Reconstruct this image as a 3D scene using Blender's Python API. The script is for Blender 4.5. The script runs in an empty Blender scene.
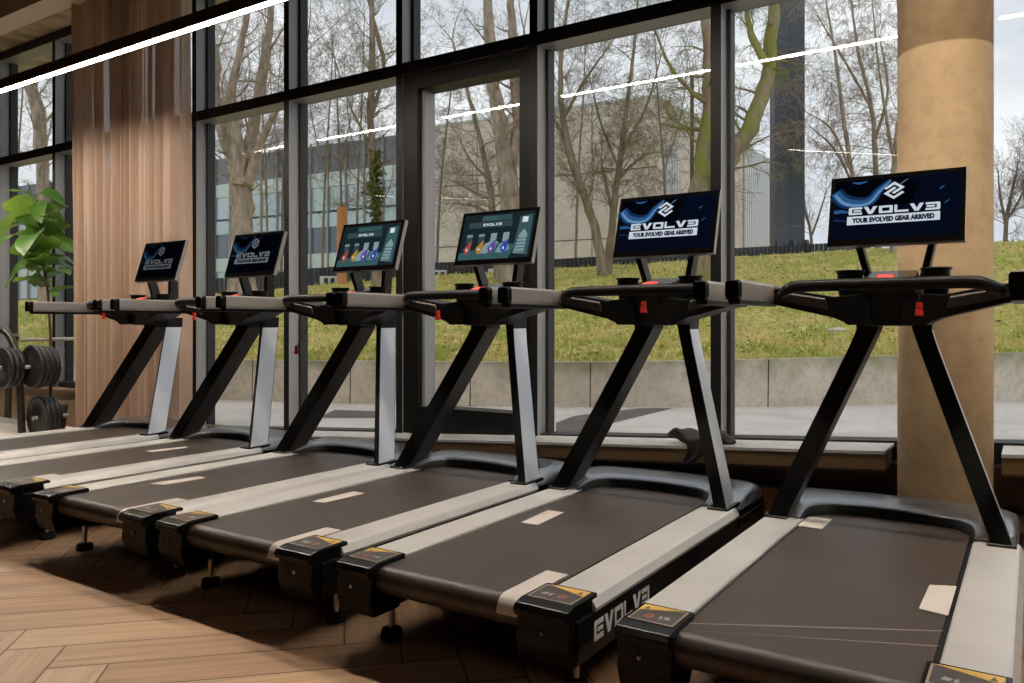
import bpy, bmesh, math, random
from mathutils import Vector, Matrix
PI = math.pi
R = math.radians
random.seed(7)
sc = bpy.context.scene
C = sc.collection

# ------------------------------------------------------------------ camera
CAM_H = 1.12
YAW = R(33.146)
FPX = 798.15
HORIZON = 324.1
cd = bpy.data.cameras.new('camera')
cam = bpy.data.objects.new('camera', cd)
C.objects.link(cam)
cam.location = (0, 0, CAM_H)
cam.rotation_euler = (R(90), 0, YAW)
cd.sensor_width = 36
cd.lens = FPX / 1024 * 36
cd.shift_y = -(341.5 - HORIZON) / 1024
cd.clip_end = 400
sc.camera = cam
sc.view_settings.view_transform = 'Standard'
sc.view_settings.look = 'None'
sc.view_settings.gamma = 1
sc.view_settings.use_curve_mapping = False
sc.view_settings.exposure = 0.0

# ------------------------------------------------------------------ sky
W = bpy.data.worlds.new('overcast_sky')
sc.world = W
W.use_nodes = True
nt = W.node_tree
nt.nodes.clear()
wo = nt.nodes.new('ShaderNodeOutputWorld')
bg = nt.nodes.new('ShaderNodeBackground')
tc = nt.nodes.new('ShaderNodeTexCoord')
mp = nt.nodes.new('ShaderNodeMapping')
mp.inputs['Scale'].default_value = (1.2, 1.2, 3.2)
nz = nt.nodes.new('ShaderNodeTexNoise')
nz.inputs['Scale'].default_value = 2.6
nz.inputs['Detail'].default_value = 6
nz.inputs['Roughness'].default_value = .55
cr = nt.nodes.new('ShaderNodeValToRGB')
cr.color_ramp.elements[0].position = .38
cr.color_ramp.elements[0].color = (.60, .64, .71, 1)
cr.color_ramp.elements[1].position = .62
cr.color_ramp.elements[1].color = (.90, .91, .94, 1)
L = nt.links.new
L(tc.outputs['Generated'], mp.inputs['Vector'])
L(mp.outputs['Vector'], nz.inputs['Vector'])
L(nz.outputs['Fac'], cr.inputs['Fac'])
L(cr.outputs['Color'], bg.inputs['Color'])
bg.inputs['Strength'].default_value = 1.2
L(bg.outputs['Background'], wo.inputs['Surface'])

LAMP_STRENGTH = 140.0
LAMP_COLOR = (1.0, .87, .73, 1)

# ------------------------------------------------------------------ helpers
SA, CA = math.sin(YAW), math.cos(YAW)

def at(x, y, d):
    """world point of a photograph pixel at view depth d"""
    t = (x - 512) / FPX
    u = (HORIZON - y) / FPX
    return Vector((d * (t * CA - SA), d * (t * SA + CA), d * u + CAM_H))

def rd(r, d, z):
    """world point from lateral offset r, depth d and height z"""
    return Vector((r * CA - d * SA, r * SA + d * CA, z))

def tag(o, label=None, cat=None, group=None, kind=None):
    if label: o['label'] = label
    if cat: o['category'] = cat
    if group: o['group'] = group
    if kind: o['kind'] = kind
    return o

def empty(name, loc=(0, 0, 0), rz=0):
    o = bpy.data.objects.new(name, None)
    o.empty_display_size = .1
    C.objects.link(o)
    o.location = loc
    o.rotation_euler = (0, 0, rz)
    return o

class MB:
    def __init__(self):
        self.v, self.f, self.m, self.s = [], [], [], []
    def add(self, vs, fs, mi=0, smooth=False):
        b = len(self.v)
        self.v += [tuple(p) for p in vs]
        for k, f in enumerate(fs):
            self.f.append([b + i for i in f])
            self.m.append(mi[k] if isinstance(mi, (list, tuple)) else mi)
            self.s.append(smooth)
        return self
    def box(self, x0, x1, y0, y1, z0, z1, mi=0):
        vs = [(x0, y0, z0), (x1, y0, z0), (x1, y1, z0), (x0, y1, z0), (x0, y0, z1), (x1, y0, z1), (x1, y1, z1), (x0, y1, z1)]
        fs = [(0, 3, 2, 1), (4, 5, 6, 7), (0, 1, 5, 4), (1, 2, 6, 5), (2, 3, 7, 6), (3, 0, 4, 7)]
        return self.add(vs, fs, mi)
    def hexa(self, lo, hi, mi=0):
        """two rings of four points"""
        fs = [(3, 2, 1, 0), (4, 5, 6, 7), (0, 1, 5, 4), (1, 2, 6, 5), (2, 3, 7, 6), (3, 0, 4, 7)]
        return self.add(list(lo) + list(hi), fs, mi)
    def prism(self, prof, axis, a, b, mi=0, smooth=False, caps=True):
        """extrude a 2D profile along axis from a to b. 'x': prof=(y,z); 'y': prof=(x,z); 'z': prof=(x,y)"""
        def P(p, t):
            return {'x': (t, p[0], p[1]), 'y': (p[0], t, p[1]), 'z': (p[0], p[1], t)}[axis]
        n = len(prof)
        vs = [P(p, a) for p in prof] + [P(p, b) for p in prof]
        fs = [(i, (i + 1) % n, n + (i + 1) % n, n + i) for i in range(n)]
        self.add(vs, fs, mi, smooth)
        if caps:
            self.add(vs[:n], [list(range(n))[::-1]], mi if not isinstance(mi, list) else 0)
            self.add(vs[n:], [list(range(n))], mi if not isinstance(mi, list) else 0)
        return self
    def tube(self, pts, rad, n=8, mi=0, caps=True, smooth=True, flat=(1, 1)):
        pts = [Vector(p) for p in pts]
        if not isinstance(rad, (list, tuple)): rad = [rad] * len(pts)
        up = Vector((0, 0, 1))
        d0 = (pts[1] - pts[0]).normalized()
        if abs(d0.dot(up)) > .95: up = Vector((0, 1, 0))
        u = d0.cross(up).normalized()
        vs = []
        for i, p in enumerate(pts):
            if i == 0: d = pts[1] - pts[0]
            elif i == len(pts) - 1: d = pts[-1] - pts[-2]
            else: d = (pts[i + 1] - pts[i]).normalized() + (pts[i] - pts[i - 1]).normalized()
            if d.length < 1e-9: d = d0
            d = d.normalized()
            u = (u - d * u.dot(d))
            if u.length < 1e-6: u = d.orthogonal()
            u.normalize()
            w = d.cross(u)
            for k in range(n):
                a = 2 * PI * k / n + PI / n
                vs.append(p + (u * math.cos(a) * flat[0] + w * math.sin(a) * flat[1]) * rad[i])
        fs = []
        for i in range(len(pts) - 1):
            for k in range(n):
                fs.append((i * n + k, i * n + (k + 1) % n, (i + 1) * n + (k + 1) % n, (i + 1) * n + k))
        self.add(vs, fs, mi, smooth)
        if caps:
            self.add(vs[:n], [list(range(n))[::-1]], mi)
            self.add(vs[-n:], [list(range(n))], mi)
        return self
    def cyl(self, c, r, z0, z1, n=24, mi=0, r1=None):
        r1 = r if r1 is None else r1
        return self.tube([(c[0], c[1], z0), (c[0], c[1], z1)], [r, r1], n, mi)
    def lathe(self, c, prof, n=24, mi=0, axis=Vector((0, 0, 1))):
        """prof = [(radius, height)] round axis through c"""
        c = Vector(c); axis = Vector(axis).normalized()
        u = axis.orthogonal().normalized(); w = axis.cross(u)
        vs, fs = [], []
        for r, h in prof:
            for k in range(n):
                a = 2 * PI * k / n
                vs.append(c + axis * h + (u * math.cos(a) + w * math.sin(a)) * r)
        for i in range(len(prof) - 1):
            for k in range(n):
                fs.append((i * n + k, i * n + (k + 1) % n, (i + 1) * n + (k + 1) % n, (i + 1) * n + k))
        return self.add(vs, fs, mi, True)
    def build(self, name, mats, parent=None, bevel=0, seg=2, smooth_all=False):
        me = bpy.data.meshes.new(name)
        me.from_pydata(self.v, [], self.f)
        if not isinstance(mats, (list, tuple)): mats = [mats]
        for m in mats: me.materials.append(m)
        me.polygons.foreach_set('material_index', self.m)
        me.polygons.foreach_set('use_smooth', [True] * len(self.f) if smooth_all else self.s)
        me.update()
        if bevel:
            bm = bmesh.new(); bm.from_mesh(me)
            bmesh.ops.remove_doubles(bm, verts=bm.verts, dist=1e-5)
            bmesh.ops.recalc_face_normals(bm, faces=bm.faces)
            es = [e for e in bm.edges if len(e.link_faces) == 2 and e.calc_face_angle(0) > R(28)]
            try:
                bmesh.ops.bevel(bm, geom=es, offset=bevel, segments=seg, profile=.6, affect='EDGES', clamp_overlap=True)
            except Exception: pass
            bm.to_mesh(me); bm.free()
        o = bpy.data.objects.new(name, me)
        C.objects.link(o)
        if parent: o.parent = parent
        return o

def new_mat(name):
    m = bpy.data.materials.new(name); m.use_nodes = True
    n = m.node_tree
    return m, n, n.nodes['Principled BSDF']

def mat(name, col, rough=.5, metal=0, spec=.5, noise=None, bump=None, coat=0, emit=None, estr=0):
    """noise=(scale, second colour, contrast low, contrast high); bump=(scale, strength)"""
    m, n, b = new_mat(name)
    b.inputs['Base Color'].default_value = (*col, 1)
    b.inputs['Roughness'].default_value = rough
    b.inputs['Metallic'].default_value = metal
    b.inputs['Specular IOR Level'].default_value = spec
    b.inputs['Coat Weight'].default_value = coat
    if emit:
        b.inputs['Emission Color'].default_value = (*emit, 1)
        b.inputs['Emission Strength'].default_value = estr
    if noise or bump:
        t = n.nodes.new('ShaderNodeTexCoord')
    if noise:
        q = n.nodes.new('ShaderNodeTexNoise'); q.inputs['Scale'].default_value = noise[0]; q.inputs['Detail'].default_value = 6
        r = n.nodes.new('ShaderNodeValToRGB')
        r.color_ramp.elements[0].position = noise[2]; r.color_ramp.elements[1].position = noise[3]
        r.color_ramp.elements[0].color = (*col, 1); r.color_ramp.elements[1].color = (*noise[1], 1)
        n.links.new(t.outputs['Object'], q.inputs['Vector']); n.links.new(q.outputs['Fac'], r.inputs['Fac'])
        n.links.new(r.outputs['Color'], b.inputs['Base Color'])
    if bump:
        q = n.nodes.new('ShaderNodeTexNoise'); q.inputs['Scale'].default_value = bump[0]; q.inputs['Detail'].default_value = 4
        bb = n.nodes.new('ShaderNodeBump'); bb.inputs['Strength'].default_value = bump[1]; bb.inputs['Distance'].default_value = .02
        n.links.new(t.outputs['Object'], q.inputs['Vector']); n.links.new(q.outputs['Fac'], bb.inputs['Height'])
        n.links.new(bb.outputs['Normal'], b.inputs['Normal'])
    return m

def emis(name, col, s):
    m, n, b = new_mat(name)
    b.inputs['Base Color'].default_value = (0, 0, 0, 1)
    b.inputs['Emission Color'].default_value = (*col, 1)
    b.inputs['Emission Strength'].default_value = s
    b.inputs['Roughness'].default_value = .10
    b.inputs['Specular IOR Level'].default_value = .03
    return m

M = {}
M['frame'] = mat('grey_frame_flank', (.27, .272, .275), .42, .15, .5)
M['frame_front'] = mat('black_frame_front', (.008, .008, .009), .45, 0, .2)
M['frame_seal'] = mat('black_rubber_seal', (.012, .012, .013), .55)
M['black'] = mat('black_plastic', (.0045, .0045, .0045), .42, 0, .18)
M['black_gloss'] = mat('gloss_black_plastic', (.004, .004, .004), .24, 0, .22)
M['black_matte'] = mat('matte_black_metal', (.006, .006, .006), .6, 0, .2)
M['upright_black'] = mat('black_painted_metal', (.005, .005, .005), .5, 0, .2)
M['silver'] = mat('brushed_silver', (.58, .59, .61), .42, .7, .5, bump=(160, .02))
M['bronze'] = mat('dark_brushed_metal', (.055, .048, .043), .45, .7, .5)
M['rail'] = mat('anodised_rail', (.50, .495, .485), .44, .35, .5, noise=(3, (.55, .545, .53), .4, .6))
M['hood'] = mat('satin_grey_hood', (.27, .28, .30), .26, .6, .5)
M['belt'] = mat('running_belt_rubber', (.042, .031, .025), .42, 0, .5, noise=(5, (.052, .038, .030), .4, .65), bump=(420, .10))
M['sticker'] = mat('white_sticker', (.56, .52, .48), .5)
M['letter'] = mat('white_lettering', (.78, .78, .78), .45)
M['arm'] = mat('soft_grey_grip', (.24, .23, .22), .38, .25, .5)
M['copper'] = mat('copper_trim', (.35, .18, .09), .35, .8)
M['red'] = mat('red_plastic', (.62, .035, .022), .4)
M['yellow'] = mat('warning_yellow', (.62, .38, .07), .5)
M['label_dark'] = mat('label_dark', (.05, .045, .042), .4)
M['label_line'] = mat('label_line', (.34, .27, .19), .5)
M['dull_red'] = mat('dull_red_print', (.35, .10, .08), .5)
M['label_print'] = mat('grey_print', (.38, .36, .35), .5)
M['screw'] = mat('zinc', (.55, .52, .48), .3, .9)
M['screen_bezel'] = mat('screen_bezel', (.003, .003, .003), .14, 0, .1)
M['rubber'] = mat('rubber', (.012, .012, .012), .7)
M['iron'] = mat('black_rubber_plate', (.014, .014, .015), .42, bump=(60, .05))
M['rack'] = mat('dark_bronze_tube', (.045, .035, .028), .35, .3)
M['steel'] = mat('brushed_bar', (.55, .49, .42), .35, .6)
M['white_strip'] = mat('off_white_plaster', (.80, .73, .66), .8)
M['brown_ceiling'] = mat('red_brown_ceiling', (.06, .014, .009), .8, noise=(2, (.045, .011, .008), .4, .6))
M['concrete_ceiling'] = mat('raw_concrete_soffit', (.55, .46, .30), .85, noise=(3.5, (.30, .23, .13), .42, .62), bump=(12, .3))
M['wall_int'] = mat('warm_grey_wall', (.11, .085, .065), .85, noise=(2, (.09, .07, .05), .4, .6))
M['stub'] = mat('tan_stone_panel', (.30, .20, .12), .6, noise=(3, (.20, .13, .075), .4, .6), bump=(6, .1))
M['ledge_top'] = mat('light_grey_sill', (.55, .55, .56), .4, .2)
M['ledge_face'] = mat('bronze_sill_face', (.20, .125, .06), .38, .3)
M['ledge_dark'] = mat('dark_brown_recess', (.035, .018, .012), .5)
M['plinth'] = mat('oiled_wood_plinth', (.24, .13, .06), .4, noise=(5, (.16, .085, .04), .4, .6))
M['cloth'] = mat('black_cloth', (.018, .015, .018), .55, bump=(40, .4))
M['pot'] = mat('dark_pot', (.03, .028, .026), .6)
M['stem'] = mat('fig_stem', (.09, .05, .03), .7)
M['pavement'] = mat('pale_paving', (.70, .635, .58), .85, noise=(1.2, (.60, .54, .49), .45, .62), bump=(8, .1))
M['paving_dark'] = mat('dark_paving_setts', (.17, .14, .125), .85, noise=(30, (.10, .085, .08), .4, .6))
M['fence'] = mat('dark_fence_sheet', (.028, .032, .042), .5)
M['tower'] = mat('blue_grey_steel', (.075, .085, .11), .45)
M['panel'] = mat('light_metal_cladding', (.58, .59, .62), .5, .2)
M['white_box'] = mat('white_paint', (.72, .72, .72), .5)
M['orange'] = mat('orange_paint', (.62, .27, .09), .6)
M['post'] = mat('brown_post', (.12, .07, .05), .6)
M['bglass'] = mat('teal_facade_glass', (.36, .50, .47), .12, .3, .6, noise=(.35, (.45, .50, .56), .35, .65))
M['bglass_dark'] = mat('dark_facade_glass', (.13, .15, .17), .12, .3, .6, noise=(.5, (.14, .16, .20), .35, .65))
M['spandrel'] = mat('facade_spandrel', (.52, .60, .58), .5)
M['warm_window'] = emis('warm_lit_window', (1, .55, .25), .9)

def m_concrete(name, c1, c2, seam=None, moss=False):
    m, n, b = new_mat(name)
    b.inputs['Roughness'].default_value = .85
    t = n.nodes.new('ShaderNodeTexCoord')
    a = n.nodes.new('ShaderNodeTexNoise'); a.inputs['Scale'].default_value = .9; a.inputs['Detail'].default_value = 8; a.inputs['Roughness'].default_value = .65
    k = n.nodes.new('ShaderNodeValToRGB')
    k.color_ramp.elements[0].position = .35; k.color_ramp.elements[1].position = .66
    k.color_ramp.elements[0].color = (*c1, 1); k.color_ramp.elements[1].color = (*c2, 1)
    n.links.new(t.outputs['Object'], a.inputs['Vector']); n.links.new(a.outputs['Fac'], k.inputs['Fac'])
    q = n.nodes.new('ShaderNodeTexNoise'); q.inputs['Scale'].default_value = 14; q.inputs['Detail'].default_value = 5
    mx = n.nodes.new('ShaderNodeMixRGB'); mx.blend_type = 'MULTIPLY'; mx.inputs['Fac'].default_value = .35
    rr = n.nodes.new('ShaderNodeValToRGB'); rr.color_ramp.elements[0].position = .3; rr.color_ramp.elements[0].color = (.45, .42, .4, 1)
    rr.color_ramp.elements[1].position = .55; rr.color_ramp.elements[1].color = (1, 1, 1, 1)
    n.links.new(t.outputs['Object'], q.inputs['Vector']); n.links.new(q.outputs['Fac'], rr.inputs['Fac'])
    n.links.new(k.outputs['Color'], mx.inputs['Color1']); n.links.new(rr.outputs['Color'], mx.inputs['Color2'])
    out = mx.outputs['Color']
    if moss:
        sx = n.nodes.new('ShaderNodeSeparateXYZ'); n.links.new(t.outputs['Object'], sx.inputs['Vector'])
        w = n.nodes.new('ShaderNodeTexNoise'); w.inputs['Scale'].default_value = 2.2
        n.links.new(t.outputs['Object'], w.inputs['Vector'])
        ad = n.nodes.new('ShaderNodeMath'); ad.operation = 'MULTIPLY_ADD'; ad.inputs[1].default_value = .8
        n.links.new(w.outputs['Fac'], ad.inputs[0]); n.links.new(sx.outputs['Z'], ad.inputs[2])
        mr = n.nodes.new('ShaderNodeMapRange'); mr.inputs['From Min'].default_value = .82; mr.inputs['From Max'].default_value = 1.12
        n.links.new(ad.outputs[0], mr.inputs['Value'])
        m2 = n.nodes.new('ShaderNodeMixRGB'); m2.inputs['Color2'].default_value = (.20, .20, .06, 1)
        m3 = n.nodes.new('ShaderNodeMath'); m3.operation = 'MULTIPLY'; m3.inputs[1].default_value = .7
        n.links.new(mr.outputs['Result'], m3.inputs[0]); n.links.new(m3.outputs[0], m2.inputs['Fac']); n.links.new(out, m2.inputs['Color1'])
        out = m2.outputs['Color']
    n.links.new(out, b.inputs['Base Color'])
    bb = n.nodes.new('ShaderNodeBump'); bb.inputs['Strength'].default_value = .15; bb.inputs['Distance'].default_value = .01
    n.links.new(q.outputs['Fac'], bb.inputs['Height']); n.links.new(bb.outputs['Normal'], b.inputs['Normal'])
    return m
M['column'] = m_concrete('tan_column_concrete', (.25, .172, .092), (.39, .285, .165))
M['wall_conc'] = m_concrete('retaining_concrete', (.80, .72, .60), (.62, .55, .44), moss=True)
M['bconc'] = m_concrete('building_concrete', (.58, .52, .46), (.70, .63, .56))

def m_wood():
    m, n, b = new_mat('herringbone_oak')
    N = n.nodes.new; K = n.links.new
    t = N('ShaderNodeTexCoord')
    def math_(op, a, b_=None):
        q = N('ShaderNodeMath'); q.operation = op
        for i, v in enumerate((a, b_)):
            if v is None: continue
            if isinstance(v, (int, float)): q.inputs[i].default_value = v
            else: K(v, q.inputs[i])
        return q.outputs[0]
    mpn = N('ShaderNodeMapping'); mpn.inputs['Rotation'].default_value = (0, 0, R(45))
    K(t.outputs['Object'], mpn.inputs['Vector'])
    sx = N('ShaderNodeSeparateXYZ'); K(mpn.outputs['Vector'], sx.inputs['Vector'])
    wd, n_ = .19, 5.0                                   # plank width, planks per length
    u = math_('DIVIDE', sx.outputs['X'], wd); v = math_('DIVIDE', sx.outputs['Y'], wd)
    fu, fv = math_('FLOOR', u), math_('FLOOR', v)
    k = math_('FLOORED_MODULO', math_('SUBTRACT', fu, fv), 2 * n_)
    hor = math_('LESS_THAN', k, n_)                     # 1: plank runs along u
    # id of plank
    idh1 = math_('SUBTRACT', fu, k)
    idv2 = math_('ADD', fv, math_('SUBTRACT', k, 2 * n_ - 1))
    def mix(f, a, b_):
        return math_('ADD', math_('MULTIPLY', f, a), math_('MULTIPLY', math_('SUBTRACT', 1.0, f), b_))
    ida = mix(hor, idh1, math_('ADD', fu, .37)); idb = mix(hor, fv, math_('ADD', idv2, .71))
    cb = N('ShaderNodeCombineXYZ'); K(ida, cb.inputs[0]); K(idb, cb.inputs[1])
    wn = N('ShaderNodeTexWhiteNoise'); wn.noise_dimensions = '2D'; K(cb.outputs[0], wn.inputs['Vector'])
    ramp = N('ShaderNodeValToRGB')
    e = ramp.color_ramp.elements
    e[0].position = 0; e[0].color = (.46, .29, .175, 1); e[1].position = 1; e[1].color = (.62, .43, .285, 1)
    K(wn.outputs['Value'], ramp.inputs['Fac'])
    # grain stretched along the plank
    ga = mix(hor, math_('MULTIPLY', u, .12), math_('MULTIPLY', u, 2.2)); gb = mix(hor, math_('MULTIPLY', v, 2.2), math_('MULTIPLY', v, .12))
    cg = N('ShaderNodeCombineXYZ'); K(ga, cg.inputs[0]); K(gb, cg.inputs[1]); K(wn.outputs['Value'], cg.inputs[2])
    gn = N('ShaderNodeTexNoise'); gn.inputs['Scale'].default_value = 3.0; gn.inputs['Detail'].default_value = 6; K(cg.outputs[0], gn.inputs['Vector'])
    gr = N('ShaderNodeValToRGB'); gr.color_ramp.elements[0].position = .3; gr.color_ramp.elements[0].color = (.66, .62, .58, 1)
    gr.color_ramp.elements[1].position = .65; gr.color_ramp.elements[1].color = (1.08, 1.05, 1.0, 1)
    K(gn.outputs['Fac'], gr.inputs['Fac'])
    mm = N('ShaderNodeMixRGB'); mm.blend_type = 'MULTIPLY'; mm.inputs['Fac'].default_value = .8
    K(ramp.outputs['Color'], mm.inputs['Color1']); K(gr.outputs['Color'], mm.inputs['Color2'])
    # seams
    fru, frv = math_('FRACT', u), math_('FRACT', v)
    across = mix(hor, frv, fru)
    ed = math_('MINIMUM', across, math_('SUBTRACT', 1.0, across))
    endk_h = math_('ADD', k, fru)
    along = mix(hor, endk_h, math_('ADD', math_('SUBTRACT', 2 * n_ - 1, k), frv))
    ed2 = math_('MINIMUM', along, math_('SUBTRACT', n_, along))
    ee = math_('MINIMUM', ed, ed2)
    sm = math_('LESS_THAN', ee, .02)
    m4 = N('ShaderNodeMixRGB'); m4.inputs['Color2'].default_value = (.07, .035, .02, 1)
    K(math_('MULTIPLY', sm, .8), m4.inputs['Fac']); K(mm.outputs['Color'], m4.inputs['Color1'])
    K(m4.outputs['Color'], b.inputs['Base Color'])
    b.inputs['Roughness'].default_value = .42
    b.inputs['Specular IOR Level'].default_value = .35
    return m
M['floor'] = m_wood()

def m_grass():
    m, n, b = new_mat('winter_grass')
    N = n.nodes.new; K = n.links.new
    t = N('ShaderNodeTexCoord')
    a = N('ShaderNodeTexNoise'); a.inputs['Scale'].default_value = .9; a.inputs['Detail'].default_value = 6
    K(t.outputs['Object'], a.inputs['Vector'])
    r1 = N('ShaderNodeValToRGB'); e = r1.color_ramp.elements
    e[0].position = .36; e[0].color = (.42, .47, .10, 1); e[1].position = .62; e[1].color = (.72, .59, .23, 1)
    K(a.outputs['Fac'], r1.inputs['Fac'])
    c = N('ShaderNodeTexNoise'); c.inputs['Scale'].default_value = 9; c.inputs['Detail'].default_value = 5; c.inputs['Roughness'].default_value = .7
    K(t.outputs['Object'], c.inputs['Vector'])
    r2 = N('ShaderNodeValToRGB'); e = r2.color_ramp.elements
    e[0].position = .36; e[0].color = (.45, .46, .40, 1); e[1].position = .6; e[1].color = (1.25, 1.2, 1.1, 1)
    K(c.outputs['Fac'], r2.inputs['Fac'])
    x = N('ShaderNodeMixRGB'); x.blend_type = 'MULTIPLY'; x.inputs['Fac'].default_value = 1
    K(r1.outputs['Color'], x.inputs['Color1']); K(r2.outputs['Color'], x.inputs['Color2'])
    d = N('ShaderNodeTexNoise'); d.inputs['Scale'].default_value = 4.5; d.inputs['Detail'].default_value = 8; d.inputs['Roughness'].default_value = .8
    mpx = N('ShaderNodeMapping'); mpx.inputs['Location'].default_value = (13, 7, 2); K(t.outputs['Object'], mpx.inputs['Vector']); K(mpx.outputs[0], d.inputs['Vector'])
    r3 = N('ShaderNodeValToRGB'); e = r3.color_ramp.elements
    e[0].position = .50; e[0].color = (0, 0, 0, 1); e[1].position = .62; e[1].color = (1, 1, 1, 1)
    K(d.outputs['Fac'], r3.inputs['Fac'])
    y = N('ShaderNodeMixRGB'); y.inputs['Color2'].default_value = (.42, .27, .14, 1)
    mu = N('ShaderNodeMath'); mu.operation = 'MULTIPLY'; mu.inputs[1].default_value = .7
    K(r3.outputs['Color'], mu.inputs[0]); K(mu.outputs[0], y.inputs['Fac']); K(x.outputs['Color'], y.inputs['Color1'])
    K(y.outputs['Color'], b.inputs['Base Color'])
    b.inputs['Roughness'].default_value = .9
    b.inputs['Specular IOR Level'].default_value = .1
    bb = N('ShaderNodeBump'); bb.inputs['Strength'].default_value = .8; bb.inputs['Distance'].default_value = .05
    K(c.outputs['Fac'], bb.inputs['Height']); K(bb.outputs['Normal'], b.inputs['Normal'])
    return m
M['grass'] = m_grass()

def m_bark(name, c1, c2, moss=0.0):
    m, n, b = new_mat(name)
    N = n.nodes.new; K = n.links.new
    t = N('ShaderNodeTexCoord')
    mpx = N('ShaderNodeMapping'); mpx.inputs['Scale'].default_value = (6, 6, 1.6); K(t.outputs['Object'], mpx.inputs['Vector'])
    a = N('ShaderNodeTexNoise'); a.inputs['Scale'].default_value = 1.6; a.inputs['Detail'].default_value = 6; K(mpx.outputs[0], a.inputs['Vector'])
    r = N('ShaderNodeValToRGB'); e = r.color_ramp.elements
    e[0].position = .35; e[0].color = (*c1, 1); e[1].position = .65; e[1].color = (*c2, 1)
    K(a.outputs['Fac'], r.inputs['Fac']); out = r.outputs['Color']
    if moss:
        q = N('ShaderNodeTexNoise'); q.inputs['Scale'].default_value = 1.3; q.inputs['Detail'].default_value = 6; K(t.outputs['Object'], q.inputs['Vector'])
        s = N('ShaderNodeValToRGB'); e = s.color_ramp.elements
        e[0].position = .62 - moss * .3; e[0].color = (0, 0, 0, 1); e[1].position = .70 - moss * .3; e[1].color = (1, 1, 1, 1)
        K(q.outputs['Fac'], s.inputs['Fac'])
        x = N('ShaderNodeMixRGB'); x.inputs['Color2'].default_value = (.27, .275, .075, 1)
        K(s.outputs['Color'], x.inputs['Fac']); K(out, x.inputs['Color1']); out = x.outputs['Color']
    K(out, b.inputs['Base Color'])
    b.inputs['Roughness'].default_value = .9
    b.inputs['Specular IOR Level'].default_value = .15
    bb = N('ShaderNodeBump'); bb.inputs['Strength'].default_value = .6; bb.inputs['Distance'].default_value = .03
    K(a.outputs['Fac'], bb.inputs['Height']); K(bb.outputs['Normal'], b.inputs['Normal'])
    return m
M['bark'] = m_bark('grey_brown_bark', (.26, .205, .15), (.48, .40, .31))
M['bark_moss'] = m_bark('mossy_bark', (.22, .175, .11), (.38, .30, .21), .45)
M['bark_lightmoss'] = m_bark('faintly_mossy_bark', (.20, .16, .11), (.38, .30, .22), .2)
M['bark_far'] = m_bark('far_bark', (.17, .14, .12), (.27, .22, .19))
M['ivy'] = mat('ivy_leaves', (.10, .13, .02), .6, noise=(9, (.20, .21, .04), .4, .6))

def m_glass():
    m = bpy.data.materials.new('window_glass'); m.use_nodes = True
    n = m.node_tree; n.nodes.clear()
    N = n.nodes.new; K = n.links.new
    o = N('ShaderNodeOutputMaterial'); mx = N('ShaderNodeMixShader')
    tr = N('ShaderNodeBsdfTransparent'); tr.inputs['Color'].default_value = (.965, .975, .97, 1)
    gl = N('ShaderNodeBsdfGlossy'); gl.inputs['Roughness'].default_value = 0.0; gl.inputs['Color'].default_value = (1, 1, 1, 1)
    ge = N('ShaderNodeNewGeometry'); dt = N('ShaderNodeVectorMath'); dt.operation = 'DOT_PRODUCT'
    K(ge.outputs['Normal'], dt.inputs[0]); K(ge.outputs['Incoming'], dt.inputs[1])
    def mth(op, a, b=None):
        q = N('ShaderNodeMath'); q.operation = op
        for i, v in enumerate((a, b)):
            if v is None: continue
            if isinstance(v, (int, float)): q.inputs[i].default_value = v
            else: K(v, q.inputs[i])
        return q.outputs[0]
    om = mth('SUBTRACT', 1.0, mth('ABSOLUTE', dt.outputs['Value']))
    fac = mth('MULTIPLY_ADD', mth('POWER', om, 5.0), .96); fac.node.inputs[2].default_value = .035
    K(fac, mx.inputs['Fac']); K(tr.outputs[0], mx.inputs[1]); K(gl.outputs[0], mx.inputs[2]); K(mx.outputs[0], o.inputs['Surface'])
    return m
M['glass'] = m_glass()

def m_curtain():
    m = bpy.data.materials.new('sheer_curtain_cloth'); m.use_nodes = True
    n = m.node_tree; n.nodes.clear()
    N = n.nodes.new; K = n.links.new
    o = N('ShaderNodeOutputMaterial'); m1 = N('ShaderNodeMixShader'); m2 = N('ShaderNodeMixShader')
    d = N('ShaderNodeBsdfDiffuse'); d.inputs['Color'].default_value = (.56, .42, .33, 1)
    t = N('ShaderNodeBsdfTranslucent'); t.inputs['Color'].default_value = (.50, .36, .26, 1)
    tr = N('ShaderNodeBsdfTransparent'); tr.inputs['Color'].default_value = (.9, .85, .8, 1)
    m1.inputs['Fac'].default_value = .30
    K(d.outputs[0], m1.inputs[1]); K(t.outputs[0], m1.inputs[2])
    lw = N('ShaderNodeLayerWeight'); lw.inputs['Blend'].default_value = .5
    mr = N('ShaderNodeMapRange'); mr.inputs['To Min'].default_value = .84; mr.inputs['To Max'].default_value = 1.0
    mr.inputs['From Max'].default_value = .7
    K(lw.outputs['Facing'], mr.inputs['Value']); K(mr.outputs['Result'], m2.inputs['Fac'])
    K(tr.outputs[0], m2.inputs[1]); K(m1.outputs[0], m2.inputs[2]); K(m2.outputs[0], o.inputs['Surface'])
    return m
M['curtain'] = m_curtain()

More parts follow.
